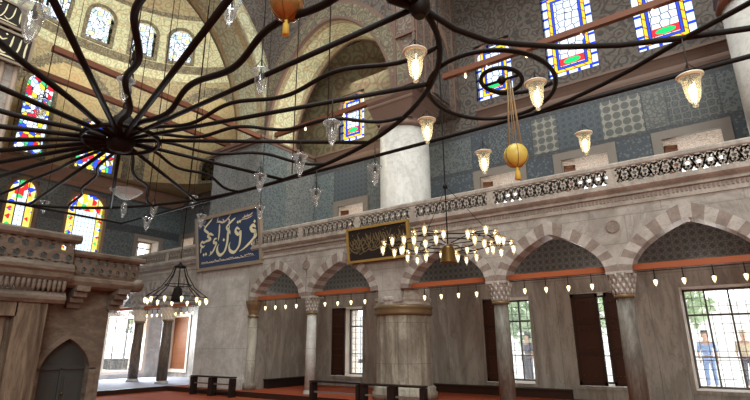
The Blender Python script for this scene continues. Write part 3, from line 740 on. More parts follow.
# ---- upper arches
def big_arch(name, axis, c0, c1, u0, u1, zs, rise, top, side_mats, p=1.9, q=.52, a0=None, a1=None, cut=None):
    """wall with an arched opening: front face c0, back face c1; opening a0..a1"""
    mb = MB(); n = 40; a0 = a0 or u0; a1 = a1 or u1; um, hf = (a0 + a1) / 2, (a1 - a0) / 2
    P = (lambda u, c, z: (u, c, z)) if axis == 'y' else (lambda u, c, z: (c, u, z))
    def z_(t, r=rise): s = abs(math.sin(t * PI / 2)); return zs + r * max(0, 1 - s ** p) ** q
    for k in range(n):
        t0, t1 = -1 + 2 * k / n, -1 + 2 * (k + 1) / n
        ua, ub = um + hf * math.sin(t0 * PI / 2), um + hf * math.sin(t1 * PI / 2)
        za, zb = z_(t0), z_(t1)
        for off, wid, mi in ((0, .1, 3), (.1, .55, 0), (.65, .12, 3)):        # painted rings on the face
            g = lambda u, o: um + (u - um) * (1 + o / hf)
            f = lambda z, o: zs + (z - zs) * (1 + o / rise)
            mb.face([P(g(ua, off), c0 - .012, f(za, off)) if axis == 'y' else P(g(ua, off), c0 + .012, f(za, off)), P(g(ub, off), c0 - .012, f(zb, off)) if axis == 'y' else P(g(ub, off), c0 + .012, f(zb, off)),
                     P(g(ub, off + wid), c0 - .012, f(zb, off + wid)) if axis == 'y' else P(g(ub, off + wid), c0 + .012, f(zb, off + wid)), P(g(ua, off + wid), c0 - .012, f(za, off + wid)) if axis == 'y' else P(g(ua, off + wid), c0 + .012, f(za, off + wid))], mi)
        mb.face([P(ua, c0, za), P(ub, c0, zb), P(ub, c0, top), P(ua, c0, top)], 1)
        cs = [c0 + (c1 - c0) * w for w in (0, .08, .2, .8, .92, 1)]
        for w, mi in zip(range(5), (3, 4, 2, 4, 3)):
            mb.face([P(ua, cs[w], za), P(ua, cs[w + 1], za), P(ub, cs[w + 1], zb), P(ub, cs[w], zb)], mi, True)
        mb.face([P(ua, c1, za), P(ub, c1, zb), P(ub, c1, top), P(ua, c1, top)], 1)
    for a, b in ((u0, a0), (a1, u1)):
        if b - a > .01:
            mb.face([P(a, c0, zs - .1), P(b, c0, zs - .1), P(b, c0, top), P(a, c0, top)], 1); mb.face([P(a, c1, zs - .1), P(b, c1, zs - .1), P(b, c1, top), P(a, c1, top)], 1)
    return struct(mb, name, side_mats)
big_arch('wall_transverse', 'y', 12.0, 13.7, -14.0, -7.85, 9.5, 4.0, 22, ['ara_band', 'ara_grey', 'ara_green', 'moulding', 'ara_gold'], 1.75, .55, -13.85, -7.9)
big_arch('wall_great_arch', 'x', -14.0, -15.7, 3.2, 13.4, 9.5, 5.6, 22, ['ara_green', 'ara_grey', 'ara_green', 'ara_gold', 'ara_gold_pale'], 1.9, .52, 3.8, 12.0)
# left pier
root = thing('pier', 'tall grey pier at the left edge of the photo with black calligraphy plaques', 'pier', (-15.5, 2.6, 0))
mb = MB(); mb.box((-17.0, .6, 0), (-14.0, 3.78, 9.5)); mb.obj('shaft', 'spandrel_marble', root)
mb = MB(); mb.box((-17.06, .5, 9.5), (-13.94, 3.84, 9.72)); mb.obj('cornice', 'moulding', root)
mb = MB()
for y in (2.6, 3.0, 3.4, 3.7): mb.lathe([(.06, 0), (.06, 9.5)], (-13.98, y, 0), 8)
mb.obj('ribs', 'stone_frame', root)
mb = MB(); mb.box((-17, .6, 9.72), (-14.0, 3.7, 22)); struct(mb, 'wall_left_pier', 'ara_red')

# ---- apse: painted half cylinder with exedra arches, and the half dome with a row of windows
AX, AY, AR = -17.0, 8.4, 6.75
def ap(th, z, r=AR): return (AX - r * math.cos(th), AY + r * math.sin(th), z)
arcs = [(math.radians(57), math.radians(25), 9.45, 5.4), (0.0, math.radians(24), 9.45, 5.6), (math.radians(-57), math.radians(25), 9.45, 5.4)]
UW = [(-.168, .085, 9.6, 13.2, .6), (.24, .118, 9.55, 12.0, .6)]         # theta, half, z0, z1
mb = MB(); NT_, NZ = 150, 64; z0, z1 = 9.42, 15.6
def m_ap(th, z):
    for c, h, zs, rise in arcs:
        s = abs(th - c) / h
        if s < 1.12:
            top = zs + rise * max(0, 1 - min(1, s / 1.12) ** 1.7) ** .55; inn = zs + rise * .9 * max(0, 1 - min(1, s) ** 1.7) ** .55
            if s < 1 and z < inn: return 1
            if z < top: return 2
    return 3 if z > 15.1 else 0
for i in range(NT_):
    for j in range(NZ):
        a, b = -PI / 2 + PI * i / NT_, -PI / 2 + PI * (i + 1) / NT_; p, q = z0 + (z1 - z0) * j / NZ, z0 + (z1 - z0) * (j + 1) / NZ
        th, z = (a + b) / 2, (p + q) / 2
        if any(abs(th - w[0]) < w[1] * .96 and w[2] < z < w[3] for w in UW): continue
        mb.face([ap(a, p), ap(b, p), ap(b, q), ap(a, q)], m_ap(th, z), True)
struct(mb, 'wall_apse', ['ara_gold', 'ara_gold_pale', 'ara_band', 'ara_green'])
mb = MB()
for i in range(60):
    a, b = -PI / 2 + PI * i / 60, -PI / 2 + PI * (i + 1) / 60
    def rect(th):
        c_, s_ = -math.cos(th), math.sin(th); k = min(7.0 / max(abs(c_), 1e-6), 6.75 / max(abs(s_), 1e-6)); return (AX + k * c_, AY + k * s_, 9.44)
    mb.face([ap(a, 9.44), ap(b, 9.44), rect(b), rect(a)])
struct(mb, 'ceiling_ledge', 'ara_gold_pale')
DW = [math.radians(x) for x in (-47, -29, -11, 7, 25, 41)]
ZD = 15.6; dz0, dz1, dhw = 16.3, 17.95, math.radians(4.4)
mb = MB(); NP = 48; NT2 = 150
def dm(th, ph):
    a, z = ph, ZD + AR * math.sin(ph) * 1.05; r = AR * math.cos(ph)
    return (AX - r * math.cos(th), AY + r * math.sin(th), z)
for i in range(NT2):
    for j in range(NP):
        a, b = -PI / 2 + PI * i / NT2, -PI / 2 + PI * (i + 1) / NT2; p, q = PI / 2 * (j / NP), PI / 2 * ((j + 1) / NP)
        th = (a + b) / 2; z = ZD + AR * 1.05 * math.sin((p + q) / 2)
        if any(abs(th - w) < dhw and dz0 < z < dz1 for w in DW): continue
        mi = 1 if z < 16.0 else (2 if z < 18.5 else 0)
        if 18.5 < z < 18.8: mi = 1
        mb.face([dm(a, p), dm(b, p), dm(b, q), dm(a, q)], mi, True)
struct(mb, 'ceiling_half_dome', ['ara_gold', 'ara_band', 'ara_green'])
def apse_window(th, w, z0, z1, kind, r, tilt=0.0, head=.5):
    x, y, _ = ap(th, 0, r)
    o = stained_window('y', 0, -w / 2, w / 2, z0, z1, kind, head, fmat='ara_band', rim=.16)
    o.location = (x, y, z0); o.rotation_euler = (tilt, 0, PI / 2 - th)
    return o
for w in DW: apse_window(w, 1.12, dz0 - .05, dz1 + .05, 'D', AR - .1, math.radians(9), .5)
apse_window(UW[0][0], 1.16, 9.6, 13.3, 'C', AR - .06, 0, .6); apse_window(math.radians(60), .9, 9.55, 10.7, 'D', AR - .08, 0, .4); apse_window(UW[1][0], 1.62, 9.55, 12.05, 'C', AR - .06, 0, .6)

# upper tie rods
ul = [((-13.9, 12.5, 9.72), (-8.65, 12.5, 9.72), 'brown tie rod across the painted arch left of the tall shaft'), ((-6.25, 12.5, 9.72), (1.2, 12.5, 9.72), 'long brown tie rod crossing in front of the stained glass on the right'),
      ((-14.0, 4.4, 9.45), (-14.0, 12.2, 9.45), 'upper of two brown tie rods below the golden half dome'), ((-16.3, 4.5, 9.75), (-16.3, 12.2, 9.75), 'lower of two brown tie rods below the golden half dome')]
for a, b, nm in ul: beam(a, b, .17, .15, 'tie_brown', nm, 'brown upper tie rods')
# small spark bulbs on the upper tie rods
k = 0
for x, z in ((-12.2, 9.55), (-10.3, 9.55), (-5.5, 9.5), (-4.8, 9.5), (-3.6, 9.5), (-2.1, 9.5), (-.4, 9.5)):
    k += 1; mb = MB(); mb.lathe([(.02, .1), (.02, .05), (.045, 0), (.03, -.05), (.005, -.07)], (x, 12.5, z), 8)
    nm = ['left', 'right'][k - 1] + ' spark bulb on the brown tie rod left of the tall shaft' if k < 3 else ['first', 'second', 'third', 'fourth', 'fifth'][k - 3] + ' tiny bulb from the left on the long right tie rod'
    tag(mb.obj('bulb', 'spark', None, (x, 12.5, z + .07)), nm, 'bulb', 'tiny bulbs on the upper tie rods')

# ------------------------------------------------------------------ marble loge at the left
LX = -10.0
root = thing('marble_loge', 'brown marble loge at the left with pierced parapet, corbels and arched grey door', 'loge', (LX - 1.2, 3.5, 0))
def hexpanel(mb, x, y0, y1, z0, z1, pitch, hole, th=.07):
    """plate pierced by rows of hexagonal holes, in the plane x"""
    rh = pitch * .866; rows_ = max(2, int((z1 - z0) / rh)); zoff = (z1 - z0 - rows_ * rh) / 2
    ncol = int((y1 - y0) / pitch)
    mb.box((x - th, y0, z0), (x, y1, z0 + zoff + .01)); mb.box((x - th, y0, z1 - zoff - .01), (x, y1, z1))
    R = pitch / math.sqrt(3)
    for j in range(rows_):
        zc = z0 + zoff + rh * (j + .5)
        for i in range(-1, ncol + 2):
            yc = y0 + pitch * (i + .5 * (j % 2)) + .02
            O = []; I = []
            for k in range(6):
                a = PI / 6 + PI / 3 * k
                oy, oz = yc + R * math.cos(a), zc + R * math.sin(a)
                oy = min(max(oy, y0), y1); oz = min(max(oz, z0), z1)
                O.append((oy, oz)); I.append((min(max(yc + hole * math.cos(a), y0), y1), min(max(zc + hole * math.sin(a), z0), z1)))
            for k in range(6):
                q = (k + 1) % 6
                for xx in (x, x - th): mb.face([(xx, *O[k]), (xx, *O[q]), (xx, *I[q]), (xx, *I[k])])
                mb.face([(x, *I[k]), (x, *I[q]), (x - th, *I[q]), (x - th, *I[k])])
mb = MB(); hexpanel(mb, LX, 4.2, 5.48, 2.92, 3.24, .165, .05); mb.obj('pierced_parapet', 'loge_marble', root)
mb = MB(); hexpanel(mb, LX - 2.4, 4.2, 5.48, 2.92, 3.24, .165, .05); mb.obj('pierced_parapet', 'loge_marble', root)
mb = MB(); hexpanel(mb, LX + .12, 1.5, 4.12, 3.06, 3.46, .21, .064); mb.obj('pierced_parapet', 'loge_marble', root)
mb = MB(); mb.prism([(LX - .12, 3.24), (LX + .06, 3.24), (LX + .1, 3.28), (LX + .1, 3.34), (LX - .12, 3.34)], 4.15, 5.56, 0, 'y') if False else None
def railx(x, y0, y1, prof):
    mb = MB(); a = [(x + o, y0, z) for o, z in prof]; b = [(x + o, y1, z) for o, z in prof]
    mb.face(a); mb.face(b[::-1])
    for k in range(len(prof)): j = (k + 1) % len(prof); mb.face([a[k], b[k], b[j], a[j]])
    return mb
railx(LX, 4.15, 5.56, [(-.12, 3.24), (.04, 3.24), (.08, 3.28), (.08, 3.33), (.04, 3.36), (-.12, 3.36)]).obj('parapet_rail', 'loge_marble', root)
railx(LX + .12, 1.4, 4.2, [(-.12, 3.46), (.04, 3.46), (.08, 3.5), (.08, 3.57), (.04, 3.61), (-.12, 3.61)]).obj('parapet_rail', 'loge_marble', root)
mb = railx(LX, 4.1, 5.5, [(-2.5, 2.66), (-.06, 2.66), (.02, 2.7), (.06, 2.78), (.06, 2.84), (.02, 2.87), (.04, 2.92), (-2.5, 2.92)])
mb.lathe([(.05, 2.66), (.12, 2.7), (.15, 2.78), (.15, 2.84), (.1, 2.92)], (LX - .05, 5.48, 0), 16); mb.obj('parapet_base', 'loge_marble', root)
mb = railx(LX + .12, 1.4, 4.14, [(-1.5, 2.74), (.0, 2.74), (.06, 2.8), (.06, 2.88), (.1, 2.92), (.1, 2.98), (.02, 3.06), (-1.5, 3.06)]); mb.obj('cornice', 'loge_marble', root)
mb = MB(); y = 1.5
while y < 4.05: mb.lathe([(.012, 2.54), (.034, 2.6), (.038, 2.7), (.034, 2.74)], (LX + .12, y, 0), 8); y += .082
mb.obj('dentil_row', 'loge_marble', root)
mb = railx(LX + .06, 1.4, 4.1, [(-1.4, 2.34), (.05, 2.34), (.09, 2.4), (.09, 2.46), (.02, 2.54), (-1.4, 2.54)]); mb.obj('architrave', 'loge_marble', root)
# rear wall of the loge with the arched door opening
def arch_wall(x, y0, y1, z0, z1, dy0, dy1, dz, head, mat, name, th=.25):
    mb = MB(); ym, hf = (dy0 + dy1) / 2, (dy1 - dy0) / 2; n = 20
    mb.box((x - th, y0, z0), (x, dy0, z1)); mb.box((x - th, dy1, z0), (x, y1, z1))
    for k in range(n):
        a, b = -1 + 2 * k / n, -1 + 2 * (k + 1) / n
        f = lambda t: dz - head + aprof(abs(math.sin(t * PI / 2)), head)
        ya, yb = ym + hf * math.sin(a * PI / 2), ym + hf * math.sin(b * PI / 2)
        mb.face([(x, ya, f(a)), (x, yb, f(b)), (x, yb, z1), (x, ya, z1)]); mb.face([(x, ya, f(a)), (x - th, ya, f(a)), (x - th, yb, f(b)), (x, yb, f(b))])
    return mb.obj(name, mat, root)
arch_wall(LX - .35, 3.8, 5.15, 0, 2.7, 4.06, 4.92, 1.74, .56, 'loge_marble', 'wall')
mb = MB(); mb.box((LX - 2.4, 5.0, 0), (LX - .605, 5.15, 2.7)); mb.obj('side_wall', 'loge_marble', root)
mb = MB(); n = 24          # raised moulding round the door
for k in range(n):
    a, b = -1 + 2 * k / n, -1 + 2 * (k + 1) / n
    def q(t, o): s = math.sin(t * PI / 2); return 4.49 + (.43 + o) * s, 1.18 + aprof(abs(s), .56 + o)
    mb.face([(LX - .32, *q(a, 0)), (LX - .32, *q(b, 0)), (LX - .32, *q(b, .12)), (LX - .32, *q(a, .12))]); mb.face([(LX - .32, *q(a, .12)), (LX - .32, *q(b, .12)), (LX - .35, *q(b, .12)), (LX - .35, *q(a, .12))])
mb.box((LX - .35, 4.92, 0), (LX - .32, 5.04, 1.2)); mb.box((LX - .35, 3.94, 0), (LX - .32, 4.06, 1.2)); mb.obj('door_moulding', 'loge_marble', root)
d = MB(); d.box((LX - .55, 4.03, 0), (LX - .5, 4.95, 1.8)); dl = d.obj('door', 'grey_door', root)
d = MB(); d.box((LX - .5, 4.06, 1.18), (LX - .47, 4.92, 1.24)); d.box((LX - .5, 4.47, 0), (LX - .47, 4.52, 1.2)); d.box((LX - .5, 4.12, .2), (LX - .485, 4.42, 1.05)); d.box((LX - .5, 4.57, .2), (LX - .485, 4.87, 1.05)); d.obj('door_rails', 'grey_door', dl)
d = MB(); d.lathe([(.012, -.03), (.02, 0), (.012, .03)], (LX - .46, 4.55, .75), 8); d.obj('handle', 'bronze', dl)
# corbels
for yc in (4.42, 5.2):
    mb = MB(); steps = [(0, 2.3, .1), (0, 2.4, .2), (0, 2.5, .32), (0, 2.6, .42)]
    for k, (_, z, o) in enumerate(steps): mb.box((LX - .36, yc - .12, z), (LX - .36 + o, yc + .12, z + .1))
    mb.obj('corbel', 'loge_marble', root)
mb = MB(); mb.box((LX - .5, 4.3, 2.3), (LX - .352, 4.5, 2.66)); mb.obj('corbel_block', 'loge_marble', root)  # plain marble block behind the first corbel
# front portal: pilaster, dark recess
mb = MB(); mb.box((LX - .1, 3.38, 0), (LX + .06, 3.86, 2.34)); mb.box((LX - .1, 2.7, 2.1), (LX + .06, 3.4, 2.34)); mb.box((LX - .12, 1.4, 0), (LX + .04, 2.0, 2.34)); mb.obj('pilaster', 'loge_veined', root)
mb = MB(); mb.box((LX - .2, 2.0, 0), (LX - .1, 3.38, 2.3)); mb.box((LX - .14, 2.95, 0), (LX - .06, 3.3, 2.1)); mb.obj('recessed_panel', 'loge_veined', root)
mb = MB(); mb.box((LX - 1.5, 1.4, 0), (LX - .2, 3.8, 2.34)); mb.obj('core', 'loge_marble', root)

# ------------------------------------------------------------------ calligraphy boards
def stroke(mb, pts, w, y, nib=.7, fx=lambda u, v: (u, v)):
    """calligraphic stroke: catmull-rom through pts (u,v), nib at an angle"""
    P = [Vector(p) for p in pts]; Q = []
    P2 = [P[0] * 2 - P[1]] + P + [P[-1] * 2 - P[-2]]
    for k in range(1, len(P2) - 2):
        for j in range(6):
            t = j / 6; a, b, c, d = P2[k - 1], P2[k], P2[k + 1], P2[k + 2]
            Q.append(.5 * ((2 * b) + (c - a) * t + (2 * a - 5 * b + 4 * c - d) * t * t + (3 * b - a - 3 * c + d) * t ** 3))
    Q.append(P[-1]); n = len(Q); L = []; R = []
    for k, q in enumerate(Q):
        d = (Q[min(k + 1, n - 1)] - Q[max(k - 1, 0)]); d = d.normalized() if d.length > 0 else Vector((1, 0)); nn = Vector((-d.y, d.x))
        f = k / (n - 1); taper = min(1, .35 + 5 * f, .15 + 4 * (1 - f))
        ww = w * taper * (.55 + .45 * abs(math.sin(math.atan2(d.y, d.x) - nib)))
        L.append(q + nn * ww / 2); R.append(q - nn * ww / 2)
    for k in range(n - 1): mb.face([(*fx(*L[k]), y), (*fx(*L[k + 1]), y), (*fx(*R[k + 1]), y), (*fx(*R[k]), y)])
def dot(mb, u, v, r, y): mb.face([(u - r, v, y), (u, v - r, y), (u + r, v, y), (u, v + r, y)])

# big navy board, traced in its own plane (u right, v up, 4.1 x 2.1 m)
BW, BH = 3.62, 1.94
root = thing('calligraphy_board', 'navy board with large gold Arabic calligraphy hung on the big pier', 'board', (-15.2, 11.74, 4.5))
tilt = (PI / 2 + math.radians(8), 0, 0)
def bpart(mb, name, mat, par=None, sub=None):
    o = mb.obj(name, mat); o.parent = par or root
    if par is None: o.rotation_euler = tilt
    return o
mb = MB(); mb.box((0 - BW / 2, 0, -.05), (BW / 2, BH, 0)); field = bpart(mb, 'field', 'navy')
mb = MB()
for a, b in (((-BW / 2 - .1, -.1), (BW / 2 + .1, .03)), ((-BW / 2 - .1, BH - .03), (BW / 2 + .1, BH + .1)), ((-BW / 2 - .1, 0), (-BW / 2 + .03, BH)), ((BW / 2 - .03, 0), (BW / 2 + .1, BH))): mb.box((a[0], a[1], -.08), (b[0], b[1], .05))
bpart(mb, 'frame', 'board_frame')
# zoom frame of the photograph: corners of the field
TL, TR, BR, BL = (52, 112), (348, 22), (350, 298), (47, 345)
def uv(px, py):
    s, t = (px - 50) / 299, .5
    top = TL[1] + (TR[1] - TL[1]) * s; bot = BL[1] + (BR[1] - BL[1]) * s
    return -BW / 2 + BW * s, BH * (1 - (py - top) / (bot - top))
ST = [
 ([(334, 128), (324, 118), (312, 128), (318, 146), (330, 148), (326, 176), (306, 206), (280, 234), (256, 252)], 17),     # fa-ra
 ([(330, 150), (334, 172), (322, 190)], 11),
 ([(262, 140), (248, 134), (242, 152), (254, 166), (264, 152), (262, 190), (254, 226), (232, 256), (212, 248), (209, 222), (216, 206)], 16),  # qaf
 ([(244, 82), (222, 104), (200, 132), (212, 152), (216, 168)], 13), ([(214, 122), (206, 160), (200, 208), (186, 252), (164, 272), (150, 256), (152, 232), (160, 218)], 16),  # kaf lam
 ([(166, 118), (163, 160), (156, 204)], 11),                                                           # alif
 ([(150, 190), (138, 196), (134, 212), (146, 214), (140, 232), (124, 262), (106, 278)], 14),           # mim ra
 ([(132, 92), (112, 116), (88, 148), (104, 164), (116, 178)], 13), ([(134, 176), (116, 170), (104, 182), (118, 196), (100, 206), (82, 216)], 13), # kaf ha
 ([(100, 200), (84, 214), (72, 212), (66, 228), (78, 236), (90, 226)], 12), ([(72, 232), (66, 250), (64, 268)], 9),
]
mb = MB()
for pts, w in ST: stroke(mb, [uv(*p) for p in pts], w / 299 * BW * .74, .012)
for px, py in ((314, 214), (326, 211), (254, 104), (264, 100), (330, 98), (92, 270), (80, 274), (118, 262), (184, 196)):
    u, v = uv(px, py); dot(mb, u, v, .07, .012)
bpart(mb, 'large_script', 'calligraphy_gold', None)
mb = MB()
for pts, w in (([(224, 62), (206, 90), (184, 108), (162, 106), (150, 112)], 7), ([(206, 84), (216, 100), (206, 108)], 5), ([(160, 84), (154, 108)], 5), ([(182, 92), (190, 104)], 4),
               ([(324, 52), (310, 66), (294, 72), (272, 84)], 5), ([(322, 68), (300, 82), (280, 88), (264, 96)], 4), ([(300, 60), (304, 76)], 3), ([(288, 64), (284, 80)], 3),
               ([(84, 104), (72, 120), (66, 140)], 4), ([(98, 98), (88, 122)], 3), ([(82, 128), (94, 140)], 3)): stroke(mb, [uv(*p) for p in pts], w / 299 * BW, .012)
for k in range(30):
    x = 66 + k * 8.4; y = 318 - k * 1.75 + random.uniform(-3, 3)
    stroke(mb, [uv(x, y), uv(x + 4, y + random.uniform(-7, 3)), uv(x + 9, y + random.uniform(-2, 4))], .035, .012)
stroke(mb, [uv(64, 320), uv(190, 296), uv(328, 270)], .02, .011)
bpart(mb, 'small_script', 'cream')

# gold framed panel on the spandrel
PW, PH = 2.14, .96
root = thing('framed_calligraphy', 'dark panel with gold frame and dim calligraphy above the round pier', 'board', (-8.2, 11.63, 4.02))
tilt = (PI / 2 + math.radians(7), 0, 0)
mb = MB(); mb.box((-PW / 2, 0, -.04), (PW / 2, PH, 0)); bpart(mb, 'field', 'black_panel')
mb = MB()
for a, b in (((-PW / 2 - .05, -.05), (PW / 2 + .05, .02)), ((-PW / 2 - .05, PH - .02), (PW / 2 + .05, PH + .05)), ((-PW / 2 - .05, 0), (-PW / 2 + .02, PH)), ((PW / 2 - .02, 0), (PW / 2 + .05, PH))): mb.box((a[0], a[1], -.06), (b[0], b[1], .04))
bpart(mb, 'frame', 'gold')
mb = MB(); rnd = random.Random(3)
for k in range(24):
    x = -PW / 2 + .14 + k * .081; y0 = .2 + rnd.random() * .2
    j = [rnd.uniform(-.09, .09) for _ in range(10)]
    if k % 3 != 1: stroke(mb, [(x + .08 + j[0], y0 + .42 + j[1] * .6), (x + .02 + j[2], y0 + .25 + j[3]), (x + .05 + j[4], y0 + .08), (x - .06 + j[5], y0 - .02), (x - .12, y0 + .08 + j[6])], .034, .012)
    else: stroke(mb, [(x + .2, y0 + .1 + j[0]), (x + .06, y0 + .02 + j[1]), (x - .12, y0 + .04 + j[2] * .5), (x - .22, y0 + .16 + j[3])], .036, .012)
    stroke(mb, [(x - .08, y0 + .3 + rnd.random() * .15), (x, y0 + .22), (x + .1, y0 + .3)], .035, .012)
    dot(mb, x + .05, y0 + .52 * rnd.random() + .1, .022, .012)
bpart(mb, 'script', 'calligraphy_dim')

# plaques on the left pier (face X = -14)
def plaque(label, y0, y1, z0, z1, mat_t, big):
    global root
    root = thing('plaque', label, 'plaque', (-13.84, (y0 + y1) / 2, z0)); w, h = y1 - y0, z1 - z0
    def pp(mb, name, mat):
        o = mb.obj(name, mat); o.parent = root; o.rotation_euler = (PI / 2 + math.radians(6), 0, PI / 2)
    mb = MB(); mb.box((-w / 2, 0, -.04), (w / 2, h, 0)); pp(mb, 'field', 'black_panel')
    mb = MB()
    for a, b in (((-w / 2 - .06, -.06), (w / 2 + .06, 0)), ((-w / 2 - .06, h), (w / 2 + .06, h + .06)), ((-w / 2 - .06, 0), (-w / 2, h)), ((w / 2, 0), (w / 2 + .06, h))): mb.box((a[0], a[1], -.05), (b[0], b[1], .03))
    pp(mb, 'frame', 'board_frame')
    mb = MB(); X = lambda f: -w / 2 + w * f; Z = lambda f: h * f; wd = .05 if big else .035
    for pts in ([(.93, .85), (.92, .5), (.93, .2)], [(.82, .9), (.8, .45), (.74, .22), (.66, .3)], [(.68, .92), (.66, .5), (.6, .2), (.5, .24), (.46, .4)], [(.46, .4), (.4, .58), (.32, .44), (.4, .28), (.5, .3)],
                [(.36, .3), (.28, .16), (.16, .2), (.08, .42), (.12, .66)], [(.3, .8), (.2, .7), (.1, .82)], [(.58, .75), (.5, .66), (.42, .76)], [(.9, .08), (.6, .1), (.3, .06)]):
        stroke(mb, [(X(u), Z(v)) for u, v in pts], wd, .012)
    for u, v in ((.74, .1), (.56, .9), (.22, .52)): dot(mb, X(u), Z(v), .03, .012)
    pp(mb, 'script', 'calligraphy_gold')
plaque('black plaque with gold Arabic lettering at the left edge, lower of two', 2.6, 3.85, 8.55, 9.25, 'calligraphy_gold', True)
plaque('black plaque with gold Arabic lettering at the left edge, upper of two', 2.3, 3.6, 9.5, 10.05, 'calligraphy_gold', False)

# ------------------------------------------------------------------ great iron chandelier
H = 3.0; CZ = 4.6
def pl(x, y, z=CZ): return (x * H, y * H, z)
HX, HY, EA, EB = -2.38, 1.12, 1.75, .93
root = thing('iron_chandelier', 'huge flat iron chandelier with straight and wavy spokes hung under the dome', 'chandelier', pl(HX, HY))
mb = MB()
mb.lathe([(.06, -.2), (.16, -.15), (.2, -.04), (.17, .06), (.22, .12), (.2, .3), (.1, .4), (.05, .5)], pl(HX, HY), 20); mb.obj('hub', 'iron', root)
mb = MB(); mb.tube([(HX * H + .62 * math.cos(a) , HY * H + .5 * math.sin(a), CZ) for a in [2 * PI * k / 48 for k in range(48)]], .035, 8, 0, True); mb.obj('inner_ring', 'iron', root)
mb = MB(); mb.tube([pl(HX + EA * math.cos(a), HY + EB * math.sin(a)) for a in [2 * PI * k / 120 for k in range(120)]], .034, 8, 0, True); mb.obj('oval_rim', 'iron', root)
for k in range(26):
    t = 2 * PI * k / 26; P0 = Vector((HX * H, HY * H, CZ)); P1 = Vector((H * (HX + EA * math.cos(t)), H * (HY + EB * math.sin(t)), CZ))
    d = P1 - P0; L = d.length; s = d.cross(Vector((0, 0, 1))).normalized()
    mb = MB()
    if k % 2 == 0: mb.tube([P0 + d * (.2 / L), P1], .039 if math.sin(t) < -.2 else .031, 8)
    else:
        wl = L / max(2, round(L / 1.7)); N = 40
        mb.tube([P0 + d * (.2 / L + (1 - .2 / L) * j / N) + (s * .05 + Vector((0, 0, .03))) * math.sin(2 * PI * L * j / N / wl) for j in range(N + 1)], .038 if math.sin(t) < -.1 else .027, 8)
    mb.obj('spoke', 'iron', root)
mb = MB(); mb.tube([pl(-4.12, .2), pl(-4.12, 2.05)], .03); mb.obj('frame_bar', 'iron', root)
mb = MB(); mb.tube([pl(-4.12, 2.05), pl(2.2, 2.07)], .03); mb.obj('frame_bar', 'iron', root)
mb = MB(); mb.tube([pl(-4.12, .2), pl(2.2, .2)], .03); mb.obj('frame_bar', 'iron', root)
# neighbouring oval, crossing arc and scroll loop on the right
pts = [(-.63, 1.12), (-.595, 1.29), (-.53, 1.42), (-.45, 1.5), (-.34, 1.6), (-.17, 1.71), (.01, 1.79), (.2, 1.86), (.5, 1.95), (.85, 2.01), (1.2, 2.05)]
mb = MB(); mb.tube([pl(*p) for p in pts], .031); mb.obj('scroll_arm', 'iron', root)
pts = [(-.63, 1.12), (-.6, .95), (-.5, .75), (-.3, .55), (0, .38)]
mb = MB(); mb.tube([pl(*p) for p in pts], .031); mb.obj('scroll_arm', 'iron', root)
pts = [(-.6, 2.065), (-.42, 2.02), (-.28, 1.965), (-.15, 1.9), (.01, 1.8), (.2, 1.7), (.4, 1.56), (.6, 1.38), (.75, 1.12)]
mb = MB(); mb.tube([pl(*p) for p in pts], .028); mb.obj('scroll_arm', 'iron', root)
mb = MB(); mb.tube([pl(-.655 + .245 * math.cos(a), 1.735 + .29 * math.sin(a), CZ) for a in [2 * PI * k / 60 for k in range(60)]], .027, 8, 0, True); mb.obj('scroll_loop', 'iron', root)
mb = MB(); mb.tube([pl(-.595 + .075 * math.cos(a), 1.695 + .1 * math.sin(a), CZ) for a in [2 * PI * k / 40 for k in range(40)]], .026, 8, 0, True)
mb.tube([pl(-.66, 1.74), pl(-.64, 1.79), pl(-.59, 1.825), pl(-.5, 1.85), pl(-.44, 1.83)], .028); mb.tube([pl(-.67, 1.695), pl(-.595, 1.695), pl(-.52, 1.695)], .018); mb.lathe([(.02, -.05), (.06, 0), (.02, .06)], pl(-.595, 1.695), 10); mb.obj('scroll_loop', 'iron', root)
mb = MB(); mb.lathe([(.05, -.12), (.1, -.05), (.1, .05), (.06, .12)], pl(-.63, 1.12), 12); mb.tube([pl(-.63, 1.12, CZ - .02), pl(-.69, 1.05, CZ + .03), pl(-.66, .95, CZ)], .05); mb.obj('joint', 'iron', root)
mb = MB()
for x, y in ((HX, HY), (-3.2, 1.75), (-1.55, 1.75), (-3.2, .45), (-1.55, .45), (-.63, 1.12), (-2.95, 1.9), (-2.05, 2.0)):
    mb.tube([pl(x, y), pl(x, y, 27)], .011, 5)
mb.obj('suspension_wire', 'wire', root)
mb = MB()      # twisted chain loops above the hub
for k in range(9): mb.tube([(HX * H + .035 * math.cos(a) * (1 if k % 2 else .2), HY * H + .035 * math.cos(a) * (.2 if k % 2 else 1), 5.16 + .13 * k + .085 * math.sin(a)) for a in [2 * PI * j / 10 for j in range(10)]], .014, 5, 0, True)
mb.obj('chain', 'iron', root)

